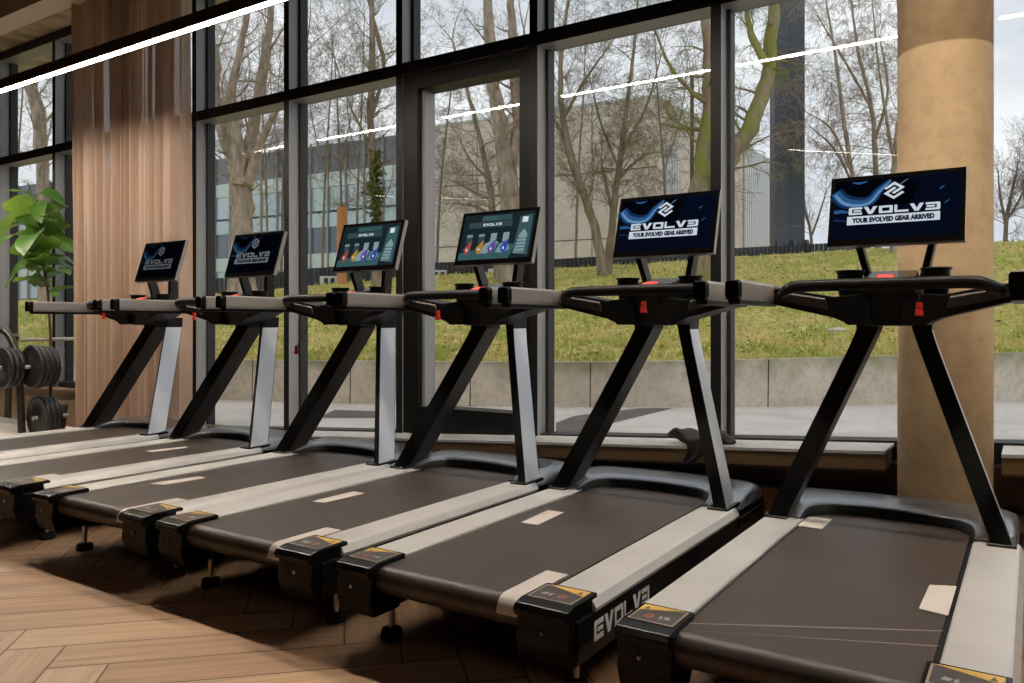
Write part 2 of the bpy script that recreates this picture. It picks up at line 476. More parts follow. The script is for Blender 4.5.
def m_leaf():
    m, n, b = new_mat('fig_leaf')
    N = n.nodes.new; K = n.links.new
    t = N('ShaderNodeTexCoord'); q = N('ShaderNodeTexNoise'); q.inputs['Scale'].default_value = 7
    K(t.outputs['Object'], q.inputs['Vector'])
    r = N('ShaderNodeValToRGB'); e = r.color_ramp.elements
    e[0].position = .35; e[0].color = (.04, .13, .02, 1); e[1].position = .65; e[1].color = (.11, .24, .045, 1)
    K(q.outputs['Fac'], r.inputs['Fac']); K(r.outputs['Color'], b.inputs['Base Color'])
    b.inputs['Roughness'].default_value = .35
    b.inputs['Subsurface Weight'].default_value = .0
    tl = N('ShaderNodeBsdfTranslucent'); tl.inputs['Color'].default_value = (.22, .36, .05, 1)
    mx = N('ShaderNodeMixShader'); mx.inputs['Fac'].default_value = .35
    o = n.nodes['Material Output']
    K(b.outputs[0], mx.inputs[1]); K(tl.outputs[0], mx.inputs[2]); K(mx.outputs[0], o.inputs['Surface'])
    return m
M['leaf'] = m_leaf()
M['lamp_diffuser'] = emis('lamp_diffuser', LAMP_COLOR[:3], LAMP_STRENGTH)
M['lamp_diffuser_dim'] = emis('dim_lamp_diffuser', LAMP_COLOR[:3], 16)
M['lamp_housing'] = mat('lamp_housing', (.035, .025, .02), .45)

# ------------------------------------------------------------------ room shell
FY = 4.50            # room side of the glazed front
GY = 4.655           # glass
CEIL = 4.27
def sill_z(x):
    """height of the glazing foot along the front: it runs down slightly to the left"""
    return CAM_H - .558 + .058 * (x + .13)

def struct(name, mb, m, parent=None, **k):
    o = mb.build(name, m, parent, **k)
    if parent is None: o['kind'] = 'structure'
    return o

struct('floor', MB().box(-11.6, 4.4, -6.2, 4.9, -.12, 0), M['floor'])
struct('wall_left', MB().box(-11.8, -11.6, -6.2, 4.9, 0, CEIL), M['wall_int'])
struct('wall_right', MB().box(4.4, 4.6, -6.2, 4.9, 0, CEIL), M['wall_int'])
struct('wall_back', MB().box(-11.8, 4.6, -6.4, -6.2, 0, CEIL), M['wall_int'])
struct('ceiling', MB().box(-11.8, 4.6, -6.4, 4.0, CEIL, CEIL + .25), M['brown_ceiling'])
struct('trim_1', MB().box(-11.8, 4.6, 4.0, 4.245, CEIL, CEIL + .25), M['white_strip'])
struct('trim_2', MB().box(-11.8, 4.6, 4.245, 5.0, CEIL + .002, CEIL + .25), M['concrete_ceiling'])

# the glazed front: one window per bay, the door in its own bay
MX = [-11.30, -10.085, -8.865, -7.64, -6.425, -5.195, -3.97, -2.80, -1.565, -.335, .90, 2.12, 3.34, 4.45]
MW = .062
TZ0, TZ1 = CAM_H + 1.84, CAM_H + 1.93          # transom
def bar(mb, x0, x1, z0, z1, y0=FY, y1=GY + .02, mi=0): mb.box(x0, x1, y0, y1, z0, z1, mi)
def slope_bar(mb, x0, x1, y0, y1, h0, h1, mi=0, base=sill_z):
    a, b = base(x0), base(x1)
    mb.hexa([(x0, y0, a + h0), (x1, y0, b + h0), (x1, y1, b + h0), (x0, y1, a + h0)],
            [(x0, y0, a + h1), (x1, y0, b + h1), (x1, y1, b + h1), (x0, y1, a + h1)], mi)
wn_ = 0
for i in range(len(MX) - 1):
    x0, x1 = MX[i], MX[i + 1]
    left = i < 3
    foot = (lambda x: CAM_H - .60) if left else sill_z
    door = abs(x0 + 3.97) < .01
    if door:
        root = empty('door_1', (x0, FY, 0))
    else:
        wn_ += 1
        root = empty('window_%d' % wn_, (x0, FY, 0))
    root['kind'] = 'structure'
    inv = Vector((-x0, -FY, 0))
    def put(mb, name, m, **k):
        mb.v = [(p[0] + inv[0], p[1] + inv[1], p[2]) for p in mb.v]
        return mb.build(name, m, root, **k)
    # left mullion of the bay
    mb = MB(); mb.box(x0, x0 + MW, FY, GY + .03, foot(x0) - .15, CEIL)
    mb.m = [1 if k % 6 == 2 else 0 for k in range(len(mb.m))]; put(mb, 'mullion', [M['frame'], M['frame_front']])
    mb = MB(); mb.box(x0 + MW, x0 + MW + .022, GY - .05, GY + .03, foot(x0) - .1, CEIL); mb.box(x1 - .022, x1, GY - .05, GY + .03, foot(x1) - .1, CEIL)
    put(mb, 'glazing_bead', M['frame_seal'])
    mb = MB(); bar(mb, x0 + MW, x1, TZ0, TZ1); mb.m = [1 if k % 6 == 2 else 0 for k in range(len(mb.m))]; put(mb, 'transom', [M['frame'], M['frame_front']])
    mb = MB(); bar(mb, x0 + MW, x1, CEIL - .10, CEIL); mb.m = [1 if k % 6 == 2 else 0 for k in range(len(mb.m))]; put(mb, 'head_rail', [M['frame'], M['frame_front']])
    mb = MB(); slope_bar(mb, x0 + MW, x1, FY + .035, GY + .03, -.12, -.018, 0, foot); put(mb, 'bottom_rail', M['frame_seal'])
    # panes
    mb = MB(); mb.box(x0 + MW, x1, GY, GY + .012, TZ1, CEIL - .1); put(mb, 'upper_pane', M['glass'])
    if not door:
        mb = MB(); a, b = foot(x0 + MW) - .018, foot(x1) - .018
        mb.hexa([(x0 + MW, GY, a), (x1, GY, b), (x1, GY + .012, b), (x0 + MW, GY + .012, a)],
                [(x0 + MW, GY, TZ0), (x1, GY, TZ0), (x1, GY + .012, TZ0), (x0 + MW, GY + .012, TZ0)])
        put(mb, 'lower_pane', M['glass'])
    else:
        fx0, fx1, fz0, fz1 = x0 + MW, x1, sill_z(x1) + .01, TZ0
        mb = MB()
        mb.box(fx0, fx0 + .135, FY + .01, GY + .03, fz0 - .1, fz1); mb.box(fx1 - .085, fx1, FY + .01, GY + .03, fz0 - .1, fz1)
        mb.box(fx0 + .135, fx1 - .085, FY + .01, GY + .03, fz1 - .12, fz1); mb.box(fx0 + .135, fx1 - .085, FY + .01, GY + .03, fz0 - .1, fz0 + .10)
        put(mb, 'door_leaf_frame', M['black'], bevel=.004)
        mb = MB(); mb.box(fx0 + .135, fx0 + .16, GY - .09, GY + .03, fz0 + .10, fz1 - .12); put(mb, 'glass_stop', M['frame'])
        mb = MB(); mb.box(fx0 + .16, fx1 - .085, GY, GY + .012, fz0 + .10, fz1 - .12); put(mb, 'door_pane', M['glass'])
# sill ledge with a bronze face and a dark recess below
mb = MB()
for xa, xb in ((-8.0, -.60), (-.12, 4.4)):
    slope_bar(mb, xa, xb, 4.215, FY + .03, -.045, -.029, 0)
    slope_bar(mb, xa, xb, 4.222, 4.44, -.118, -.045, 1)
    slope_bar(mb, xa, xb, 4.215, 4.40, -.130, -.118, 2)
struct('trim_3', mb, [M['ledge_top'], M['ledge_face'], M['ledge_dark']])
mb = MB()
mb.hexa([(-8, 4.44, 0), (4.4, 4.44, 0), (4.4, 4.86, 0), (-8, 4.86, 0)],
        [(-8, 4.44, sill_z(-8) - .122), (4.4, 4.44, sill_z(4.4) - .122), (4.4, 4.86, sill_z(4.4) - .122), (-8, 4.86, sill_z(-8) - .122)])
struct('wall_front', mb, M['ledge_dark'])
struct('wall_front_left', MB().box(-11.6, -8.0, 4.46, 4.86, 0, CAM_H - .70).box(-11.6, -8.0, 4.42, 4.5, CAM_H - .70, CAM_H - .675), M['stub'])
struct('baseboard_front', MB().box(-8.0, 4.4, 4.38, 4.44, 0, .235), M['plinth'], bevel=.004)

# concrete column standing in the line of the windows
mb = MB(); n = 64
cxx, cyy = -.352, 4.28
mb.lathe((cxx, cyy, 0), [(.2005, 0), (.2005, CAM_H + 1.275), (.194, CAM_H + 1.28), (.2005, CAM_H + 1.285), (.2005, CEIL)], n)
col = mb.build('concrete_column', M['column'], smooth_all=True)
tag(col, 'round tan concrete column in the line of the windows behind the nearest treadmill', 'column')

# ------------------------------------------------------------------ lamps
def lamp(name, a, b, z, label, wires=True, w=.055, dm='lamp_diffuser'):
    a, b = Vector(a), Vector(b)
    d = (b - a); ln = d.length
    root = empty(name, (a.x, a.y, 0), math.atan2(d.y, d.x))
    tag(root, label, 'ceiling lamp', 'linear ceiling lamps')
    mb = MB()
    mb.box(0, ln, -w / 2 - .012, -w / 2, z - .005, z + .075); mb.box(0, ln, w / 2, w / 2 + .012, z - .005, z + .075)
    mb.box(0, ln, -w / 2, w / 2, z + .02, z + .075)
    mb.box(-.012, 0, -w / 2 - .012, w / 2 + .012, z - .005, z + .075); mb.box(ln, ln + .012, -w / 2 - .012, w / 2 + .012, z - .005, z + .075)
    mb.build('housing', M['lamp_housing'], root)
    MB().box(0, ln, -w / 2, w / 2, z, z + .012).build('diffuser', M[dm], root)
    k = 0
    while wires and .5 + k * 2.4 < ln:
        x = .5 + k * 2.4
        MB().tube([(x, 0, z + .07), (x, 0, CEIL - .004)], .0018, 5).build('suspension_wire', M['lamp_housing'], root); k += 1
    return root
LZ = CAM_H + 1.975
lamp('linear_lamp', (-10.6, 3.29), (3.2, 3.29), LZ, 'long slim ceiling lamp hanging parallel to the windows above the treadmill row')
lamp('linear_lamp', (-8.46, .19), (-7.2, -1.08), LZ, 'short diagonal ceiling lamp mirrored in the door glass', dm='lamp_diffuser_dim')
lamp('linear_lamp', (-2.32, .05), (-1.20, -1.07), LZ, 'short diagonal ceiling lamp mirrored in the pane beside the concrete column', dm='lamp_diffuser_dim')

# ------------------------------------------------------------------ lettering
def text2d(s, size=1.0, bold=0.0):
    cu = bpy.data.curves.new('tmp', 'FONT'); cu.body = s; cu.size = size; cu.offset = bold; cu.fill_mode = 'BOTH'
    cu.resolution_u = 2
    ob = bpy.data.objects.new('tmp', cu); C.objects.link(ob)
    bpy.context.view_layer.update()
    dg = bpy.context.evaluated_depsgraph_get()
    me = bpy.data.meshes.new_from_object(ob.evaluated_get(dg))
    vs = [(v.co.x, v.co.y) for v in me.vertices]; fs = [list(p.vertices) for p in me.polygons]
    bpy.data.objects.remove(ob); bpy.data.curves.remove(cu); bpy.data.meshes.remove(me)
    x0 = min(v[0] for v in vs); x1 = max(v[0] for v in vs); y0 = min(v[1] for v in vs); y1 = max(v[1] for v in vs)
    return [((v[0] - x0) / (x1 - x0), (v[1] - y0) / (y1 - y0)) for v in vs], fs

def rect(a, b, c, d): return [(a, b), (c, b), (c, d), (a, d)]
def word_polys(w=1.72, gap=.20, t=.27):
    """the wordmark as polygons, one unit high"""
    out = []
    def E(x, mirror=False):
        L_ = [rect(0, .12, .42, .88), rect(.1, 1 - t, w, 1), rect(.1, 0, w, t), rect(.62, .39, w * .94, .61), [(0, .88), (.1, .88), (.1, 1)], [(0, .12), (.1, 0), (.1, .12)]]
        for p in L_:
            out.append([(x + (w - a if mirror else a), b) for a, b in p])
    x = 0; E(x); x += w + gap
    out.append([(x, 1), (x + .52, 1), (x + w / 2, .38), (x + w / 2, 0), (x + w / 2 - .24, 0)]); out.append([(x + w, 1), (x + w - .52, 1), (x + w / 2, .38), (x + w / 2, 0), (x + w / 2 + .24, 0)])
    x += w + gap
    for p in (rect(0, .08, .40, 1), rect(.40, 1 - t, w - .06, 1), rect(w - .40, 0, w, .92), rect(.08, 0, w - .40, t)):
        out.append([(x + a, b) for a, b in p])
    x += w + gap
    out.append([(x + a, b) for a, b in rect(0, .1, .34, 1)]); out.append([(x + a, b) for a, b in rect(0, 0, w, t)])
    x += w + gap * .6
    out.append([(x, 1), (x + .52, 1), (x + w / 2, .38), (x + w / 2, 0), (x + w / 2 - .24, 0)]); out.append([(x + w, 1), (x + w - .52, 1), (x + w / 2, .38), (x + w / 2, 0), (x + w / 2 + .24, 0)])
    x += w + gap; E(x, True); x += w
    return [[(a / x, b) for a, b in p] for p in out]
WORD = word_polys()
BANNER = text2d('YOUR EVOLVED GEAR ARRIVED', 1, .075)

# ------------------------------------------------------------------ screens
EM = {}
def scr(name, c, s=1.0):
    EM[name] = emis('screen_' + name, c, s); return EM[name]
def promo_materials(k, tagn):
    return [emis('screen_%s_%s' % (nm, tagn), c, k) for nm, c in (
        ('navy', (.0015, .003, .010)), ('blue', (.006, .025, .075)), ('sky', (.022, .085, .22)), ('pale', (.12, .26, .45)), ('white', (.55, .60, .68)), ('ink', (.01, .015, .03)), ('deep', (.001, .001, .003)))]
MENU = [emis('menu_' + nm, c, 1.0) for nm, c in (
    ('dark', (.010, .018, .022)), ('teal', (.035, .09, .10)), ('pale', (.20, .29, .31)), ('red', (.30, .06, .05)), ('amber', (.34, .19, .03)), ('violet', (.10, .06, .28)), ('blue', (.03, .06, .36)), ('white', (.62, .66, .68)), ('slate', (.03, .06, .07)))]

class Flat:
    """layers of polygons on the screen plane, u right, v up, both 0..1"""
    def __init__(self, o, u, v, nrm): self.o, self.u, self.v, self.n = o, u, v, nrm; self.mb = MB(); self.h = .0004
    def P(self, a, b): return self.o + self.u * a + self.v * b + self.n * self.h
    def poly(self, pts, mi):
        self.mb.add([self.P(a, b) for a, b in pts], [list(range(len(pts)))], mi)
    def mesh(self, vs, fs, mi): self.mb.add([self.P(a, b) for a, b in vs], fs, mi)
    def up(self): self.h += .0005
    def ribbon(self, pts, mi):
        """pts = [(u, v, half width)]"""
        n = len(pts); vs = []
        for i, (a, b, w) in enumerate(pts):
            p, q = pts[max(0, i - 1)], pts[min(n - 1, i + 1)]
            dx, dy = q[0] - p[0], (q[1] - p[1]) * .6
            l = math.hypot(dx, dy) or 1
            nx, ny = -dy / l, dx / l
            vs += [(a + nx * w, b + ny * w / .6), (a - nx * w, b - ny * w / .6)]
        self.mb.add([self.P(*v) for v in vs], [(2 * i, 2 * i + 1, 2 * i + 3, 2 * i + 2) for i in range(n - 1)], mi)

def smooth_pts(pts, k=6):
    out = []
    n = len(pts)
    for i in range(n - 1):
        p0, p1, p2, p3 = pts[max(0, i - 1)], pts[i], pts[i + 1], pts[min(n - 1, i + 2)]
        for j in range(k):
            t = j / k
            out.append(tuple(.5 * ((2 * p1[c]) + (-p0[c] + p2[c]) * t + (2 * p0[c] - 5 * p1[c] + 4 * p2[c] - p3[c]) * t * t + (-p0[c] + 3 * p1[c] - 3 * p2[c] + p3[c]) * t ** 3) for c in range(len(p1))))
    out.append(pts[-1]); return out

def promo(F):
    F.poly(rect(0, 0, 1, 1), 0); F.up()
    F.poly([(0, .62), (.3, .45), (.62, .55), (.7, .9), (.55, 1), (0, 1)], 6); F.up()
    sw = smooth_pts([(.0, .82, .05), (.08, .66, .055), (.2, .60, .05), (.3, .64, .04), (.37, .80, .03), (.46, .97, .012)])
    F.ribbon([(a, b, w * 1.25) for a, b, w in sw], 1); F.up()
    F.ribbon([(a, b - .01, w * .75) for a, b, w in sw], 2); F.up()
    F.ribbon([(a, b - .045 + .02 * i / len(sw), w * .25) for i, (a, b, w) in enumerate(sw)], 3)
    F.ribbon(smooth_pts([(.14, .97, .004), (.2, .945, .012), (.27, .97, .004)]), 2)
    F.ribbon(smooth_pts([(0, .47, .018), (.07, .475, .016), (.13, .45, .006)]), 2)
    F.ribbon(smooth_pts([(0, .33, .010), (.06, .32, .008), (.15, .28, .003)]), 1)
    F.ribbon([(.84, .74, .001), (.86, .76, .008), (.885, .79, .001)], 2); F.ribbon([(.88, .50, .001), (.905, .53, .006), (.925, .56, .001)], 2)
    F.ribbon([(.67, .2, .001), (.7, .23, .003), (.73, .26, .001)], 1); F.ribbon([(.53, .86, .001), (.57, .92, .004), (.6, .955, .001)], 3); F.up()
    # interlocking lozenge mark
    cx, cy = .49, .775
    for sg in (1, -1):
        hk = [(-.80, .22), (-.80, -.80), (.24, -.80), (.24, .24)]
        hk = [(sg * p, sg * q) for p, q in hk]
        wd_ = .155
        for (p0_, q0_), (p1_, q1_) in zip(hk, hk[1:]):
            xa, xb = sorted((p0_, p1_)); ya, yb = sorted((q0_, q1_))
            ex = wd_ if xb - xa > .01 else 0; ey = wd_ if yb - ya > .01 else 0
            rc = rect(xa - wd_, ya - wd_, xb + wd_, yb + wd_)
            F.poly([(cx + (q - p) * .7071 * .088, cy + (p + q) * .7071 * .072 / .66) for p, q in rc], 4)
    u0, u1 = .125, .855
    for p in WORD: F.poly([(u0 + (u1 - u0) * a, .405 + .125 * b) for a, b in p], 4)
    F.poly(rect(.115, .235, .855, .378), 4); F.up()
    vs, fs = BANNER
    F.mesh([(.155 + .66 * a, .260 + .090 * b) for a, b in vs], fs, 5)

def menu(F):
    F.poly(rect(0, 0, 1, 1), 0); F.up()
    F.poly([(0, 0), (.72, 0), (.78, .30), (.55, .34), (.3, .22), (.12, .2), (0, .15)], 1)
    F.poly([(.28, .14), (.36, .34), (.47, .42), (.55, .36), (.50, .2), (.4, .12)], 2)
    F.poly([(.52, .15), (.58, .34), (.68, .34), (.72, .2), (.62, .12)], 2)
    F.poly(rect(.26, .85, .68, .96), 1); F.poly(rect(.5, .86, .68, .95), 8)
    F.poly([(.76, .1), (.80, .9), (.97, .93), (.97, .05)], 1); F.up()
    F.poly([(.78, .1), (.82, .5), (.88, .62), (.93, .5), (.92, .1)], 2)
    F.poly(rect(.08, .70, .70, .83), 8); F.up()
    F.poly(rect(.835, .76, .91, .88), 7)
    for j in range(5): F.poly(rect(.80, .12 + j * .07, .94, .14 + j * .07), 1)
    for p in WORD: F.poly([(.29 + .26 * a, .735 + .055 * b) for a, b in p], 7)
    for k, mi in enumerate((3, 4, 5, 6)):
        u = .07 + k * .175
        F.poly(rect(u + .01, .36, u + .095, .56), 2 if k > 1 else 8)
        F.poly(rect(u + .01, .50, u + .095, .56), 2); F.up()
        F.poly([(u - .01, .24), (u + .02, .13), (u + .06, .11), (u + .09, .22), (u + .1, .42), (u + .05, .36)], mi); F.up()
        F.poly([(u + .025, .22), (u + .04, .18), (u + .055, .22), (u + .04, .26)], 7)

# ------------------------------------------------------------------ treadmill
PROMO_FULL = promo_materials(1.0, 'bright')
PROMO_DIM = promo_materials(.16, 'dim')
PROMO_MID = promo_materials(.24, 'mid')

def inner_path(n=40):
    """belt notch of the motor hood, from left front end to right front end"""
    pts = [(-.315, 3.43), (-.315, 3.50)]
    for k in range(1, 9):
        a = k / 8 * PI / 2
        pts.append((-.315 + .115 * (1 - math.cos(a)), 3.50 + .15 * math.sin(a)))
    for k in range(1, 12):
        x = -.20 + .40 * k / 12
        pts.append((x, 3.65 + .025 * (1 - (x / .2) ** 2)))
    for k in range(0, 9):
        a = (1 - k / 8) * PI / 2
        pts.append((.315 - .115 * (1 - math.cos(a)), 3.50 + .15 * math.sin(a)))
    pts += [(.315, 3.43)]
    return pts
def outer_path(m):
    raw = [(-.455, 3.43), (-.455, 3.86)]
    for k in range(1, 7):
        a = k / 6 * PI / 2
        raw.append((-.455 + .07 * (1 - math.cos(a)), 3.86 + .07 * math.sin(a)))
    for k in range(1, 14):
        x = -.385 + .77 * k / 14
        raw.append((x, 3.93 + .03 * (1 - (x / .385) ** 2)))
    for k in range(0, 7):
        a = (1 - k / 6) * PI / 2
        raw.append((.455 - .07 * (1 - math.cos(a)), 3.86 + .07 * math.sin(a)))
    raw += [(.455, 3.43)]
    return raw
def resample(p, n):
    L_ = [0]
    for a, b in zip(p, p[1:]): L_.append(L_[-1] + math.hypot(b[0] - a[0], b[1] - a[1]))
    out = []; j = 0
    for k in range(n):
        s = L_[-1] * k / (n - 1)
        while j < len(L_) - 2 and L_[j + 1] < s: j += 1
        t = (s - L_[j]) / max(1e-9, L_[j + 1] - L_[j])
        out.append((p[j][0] + (p[j + 1][0] - p[j][0]) * t, p[j][1] + (p[j + 1][1] - p[j][1]) * t))
    return out

def treadmill(X, label, kind, pmats, stickers, wraps, key, lines=False, cloth=None):
    root = empty('treadmill', (X, 0, 0))
    tag(root, label, 'treadmill', 'treadmills in a row facing the windows')
    # --- base
    mb = MB()
    mb.box(-.40, -.33, 2.02, 3.85, .13, .24); mb.box(.33, .40, 2.02, 3.85, .13, .24)
    for y in (2.30, 2.9, 3.35): mb.box(-.33, .33, y, y + .06, .14, .20)
    mb.build('underframe', M['black_matte'], root)
    mb = MB(); mb.prism([(3.40, .30), (3.925, .30), (3.93, .12), (3.86, .07), (3.40, .10)], 'x', -.455, .455)
    mb.build('motor_housing', M['black'], root, bevel=.012)
    mb = MB(); mb.box(-.40, .40, 3.50, 3.60, .03, .08)
    mb.build('front_crossbar', M['black_matte'], root)
    for s in (-1, 1):
        mb = MB(); mb.lathe((s * .38 - .02, 3.55, .04), [(.0, 0), (.038, 0), (.04, .005), (.04, .035), (.038, .04), (0, .04)], 20, 0, Vector((1, 0, 0)))
        mb.build('transport_wheel', M['rubber'], root)
    for s in (-1, 1):
        mb = MB(); mb.cyl((s * .375, 2.16), .011, .03, .16, 12)
        mb.cyl((s * .375, 2.16), .022, .115, .123, 6)
        f = mb.build('leveling_foot', M['screw'], root)
        mb = MB(); mb.lathe((s * .375, 2.16, 0), [(0, 0), (.038, 0), (.04, .006), (.036, .03), (.016, .036), (0, .036)], 20)
        mb.build('foot_pad', M['rubber'], f)
    # --- belt
    mb = MB(); ztop, rr, yc = .302, .046, 2.03
    prof = [(3.70, ztop)] + [(3.0, ztop), (2.3, ztop)]
    for k in range(0, 13):
        a = PI / 2 + PI * k / 12
        prof.append((yc + rr * math.cos(a), ztop - rr + rr * math.sin(a)))
    prof += [(3.70, ztop - 2 * rr)]
    mb.prism(prof, 'x', -.293, .296, 0, False)
    for i in range(len(mb.s)): mb.s[i] = 2 < i < 15
    belt = mb.build('running_belt', M['belt'], root)
    mb = MB(); mb.box(-.313, .313, 2.1, 3.65, .225, .2965); mb.build('running_deck', M['black_matte'], root)
    if lines:
        mb = MB()
        for (y0, y1) in ((2.165, 2.405), (2.055, 2.285)):
            mb.add([(-.30, y0 - .085, ztop + .0008), (-.30, y0 - .079, ztop + .0008), (.30, y1 + .006, ztop + .0008), (.30, y1, ztop + .0008)], [(0, 3, 2, 1)])
        mb.v = [(a, min(max(b, 2.03), 3.7), c) for a, b, c in mb.v]
        mb.build('seam_line', mat('pale_crease', (.34, .29, .25), .5), belt)
    for p in stickers:
        mb = MB(); q = [(a, b) for a, b in p]
        mb.prism(q, 'z', ztop + .0005, ztop + .0015)
        mb.build('paper_sticker', M['sticker'], belt)
    if wraps:
        x0, x1 = .20, .283; pr = [(2.28, ztop + .0015)]
        for k in range(0, 8):
            a = PI / 2 + PI * k / 12 * .9
            pr.append((yc + (rr + .0015) * math.cos(a), ztop - rr + (rr + .0015) * math.sin(a)))
        mb = MB(); vs = []
        for y, z in pr: vs += [(x0, y, z), (x1, y, z)]
        mb.add(vs, [(2 * i, 2 * i + 1, 2 * i + 3, 2 * i + 2) for i in range(len(pr) - 1)], 0, True)
        mb.build('wraparound_sticker', M['sticker'], belt)
    # --- rails, skirts, caps
    for s in (-1, 1):
        mb = MB()
        pr = [(.312, .272), (.312, .306), (.318, .311), (.452, .313), (.460, .309), (.476, .284), (.472, .272)]
        kx_ = 1 if s > 0 else .972
        mb.prism([(s * a * kx_, b) for a, b in pr], 'y', 2.10, 3.47)
        mb.build('side_rail', M['rail'], root, bevel=.0015)
        mb = MB(); pr = [(.435, .272), (.472, .272), (.474, .20), (.462, .14), (.435, .14)]
        mb.prism([(s * a * kx_, b) for a, b in pr], 'y', 2.00, 3.44)
        sk = mb.build('side_skirt', M['black'], root, bevel=.003)
        if s == 1:
            mb = MB()
            for p in WORD:
                mb.add([(.4765, 2.085 + .40 * a, .190 + .060 * b) for a, b in p], [list(range(len(p)))])
            mb.build('brand_lettering', M['letter'], sk)
        mb = MB()
        pr = [(2.135, .319), (1.985, .319), (1.95, .312), (1.937, .295), (1.945, .278), (1.962, .272), (1.955, .20), (1.975, .14), (2.10, .14), (2.135, .19)]
        mb.prism(pr, 'x', s * .287, s * (.462 if s > 0 else .440))
        cap = mb.build('end_cap', M['black_gloss'], root, bevel=.004)
        mb = MB(); z = .3195
        def q(a, b): return (s * (.298 + (.150 if s > 0 else .130) * a), 1.998 + .122 * b, 0)
        def pl(pts, mi, h): mb.add([(x, y, z + h) for x, y, _ in (q(*p) for p in pts)], [list(range(len(pts)))], mi)
        pl(rect(0, 0, 1, 1), 1, .0004); pl(rect(.04, .05, .96, .95), 0, .0008)
        pl([(.10, .97), (1, .60), (1, 1), (.10, 1)], 2, .0012)
        pl([(.80, .70), (.92, .70), (.86, .92)], 0, .0016)
        pl([(.55, .25), (.64, .18), (.74, .25), (.74, .42), (.64, .5), (.55, .42)], 3, .0012); pl([(.60, .30), (.68, .30), (.68, .38), (.60, .38)], 0, .0016)
        pl([(.18, .28), (.30, .28), (.34, .42), (.22, .45)], 4, .0012); pl([(.36, .25), (.42, .25), (.42, .46), (.36, .40)], 4, .0012)
        mb.build('warning_label', [M['label_dark'], M['label_line'], M['yellow'], M['dull_red'], M['label_print']], cap)
        mb = MB(); mb.lathe((s * .375, 1.953, .235), [(0, -.004), (.006, -.003), (.006, 0)], 10, 0, Vector((0, -1, 0))); mb.build('screw', M['screw'], cap)
    # --- motor hood
    ip = inner_path(); n = 61
    I = resample(ip, n); O = resample(outer_path(0), n)
    prof = [(0, 0), (.02, .006), (.3, .016), (.6, .022), (.82, .018), (.94, .004), (1.0, -.022), (1.0, -.06)]
    vs = []
    for k in range(n):
        yi = I[k][1]; t = min(1, max(0, (yi - 3.43) / .17)); t = t * t * (3 - 2 * t)
        zi = .315 + .024 * t
        for v, h in prof:
            x = I[k][0] + (O[k][0] - I[k][0]) * v; y = I[k][1] + (O[k][1] - I[k][1]) * v
            zz = zi + h * (0.25 + .75 * t)
            if v >= .94: zz = min(zz, zi + h)
            vs.append((x, y, zz))
    m_ = len(prof)
    mb = MB(); mb.add(vs, [(k * m_ + j, (k + 1) * m_ + j, (k + 1) * m_ + j + 1, k * m_ + j + 1) for k in range(n - 1) for j in range(m_ - 1)], 0, True)
    hood = mb.build('motor_hood', M['hood'], root)
    mb = MB(); vs = []
    for k in range(n):
        yi = I[k][1]; t = min(1, max(0, (yi - 3.43) / .17)); t = t * t * (3 - 2 * t)
        zi = .315 + .024 * t
        ix, iy = I[k]
        vs += [(ix, iy, zi), (ix * .985, iy - .004 * t, zi - .002), (ix * .96, iy - .012 * t, ztop + .001)]
    mb.add(vs, [(k * 3 + j, k * 3 + j + 1, (k + 1) * 3 + j + 1, (k + 1) * 3 + j) for k in range(n - 1) for j in range(2)], 0, True)
    mb.build('hood_lip', M['black_matte'], root)
    for s in (-1, 1):
        mb = MB(); mb.box(s * .456, s * .466, 3.50, 3.90, .22, .262); mb.build('housing_vent', M['black_gloss'], root, bevel=.003)
    # --- uprights
    for s in (-1, 1):
        st = [(.372, .446, 3.390, .300), (.096, .172, 3.705, 1.02), (.068, .147, 3.737, 1.095), (.050, .150, 3.74, 1.17)]
        vs = []
        for a, b, y, z in st:
            vs += [(s * a, y + .045, z), (s * b, y, z), (s * (b - .010), y + .155, z), (s * a, y + .185, z)]
        mb = MB(); fs, mi = [], []
        for k in range(len(st) - 1):
            for j in range(4):
                fs.append((k * 4 + j, k * 4 + (j + 1) % 4, (k + 1) * 4 + (j + 1) % 4, (k + 1) * 4 + j))
                mi.append({0: 0, 1: 1, 2: 0, 3: 2}[j] if k < 2 else 0)
        fs += [(3, 2, 1, 0), tuple(len(st) * 4 - 4 + j for j in range(4))]; mi += [0, 0]
        mb.add(vs, fs, mi)
        mb.build('upright', [M['upright_black'], M['silver'], M['bronze']], root, bevel=.005)
        mb = MB(); mb.hexa([(s * .355, 3.375, .305), (s * .452, 3.375, .305), (s * .452, 3.56, .305), (s * .355, 3.56, .305)],
                           [(s * .358, 3.39, .322), (s * .450, 3.385, .322), (s * .450, 3.56, .326), (s * .358, 3.56, .326)])
        mb.build('upright_foot', M['black_gloss'], root, bevel=.005)
    # --- console
    mb = MB(); mb.hexa([(-.097, 3.60, 1.112), (.097, 3.60, 1.112), (.10, 3.85, 1.12), (-.10, 3.85, 1.12)],
                       [(-.112, 3.53, 1.285), (.112, 3.53, 1.285), (.12, 3.85, 1.285), (-.12, 3.85, 1.285)])
    mb.build('console_body', M['black'], root, bevel=.012)
    for s in (-1, 1):
        pr = [(.06, 1.118), (.146, 1.116), (.160, 1.128), (.20, 1.146), (.47, 1.212), (.487, 1.225), (.487, 1.275), (.40, 1.272), (.20, 1.235), (.06, 1.25)]
        lo = [(s * a, 3.50 + .05 * (1 - a / .48), b) for a, b in pr]; hi = [(s * a, 3.80 - .12 * a / .48, b) for a, b in pr]
        n_ = len(pr); mb = MB()
        mb.add(lo + hi, [(i, (i + 1) % n_, n_ + (i + 1) % n_, n_ + i) for i in range(n_)] + [tuple(range(n_))[::-1], tuple(range(n_, 2 * n_))])
        w = mb.build('console_wing', M['black'], root, bevel=.006)
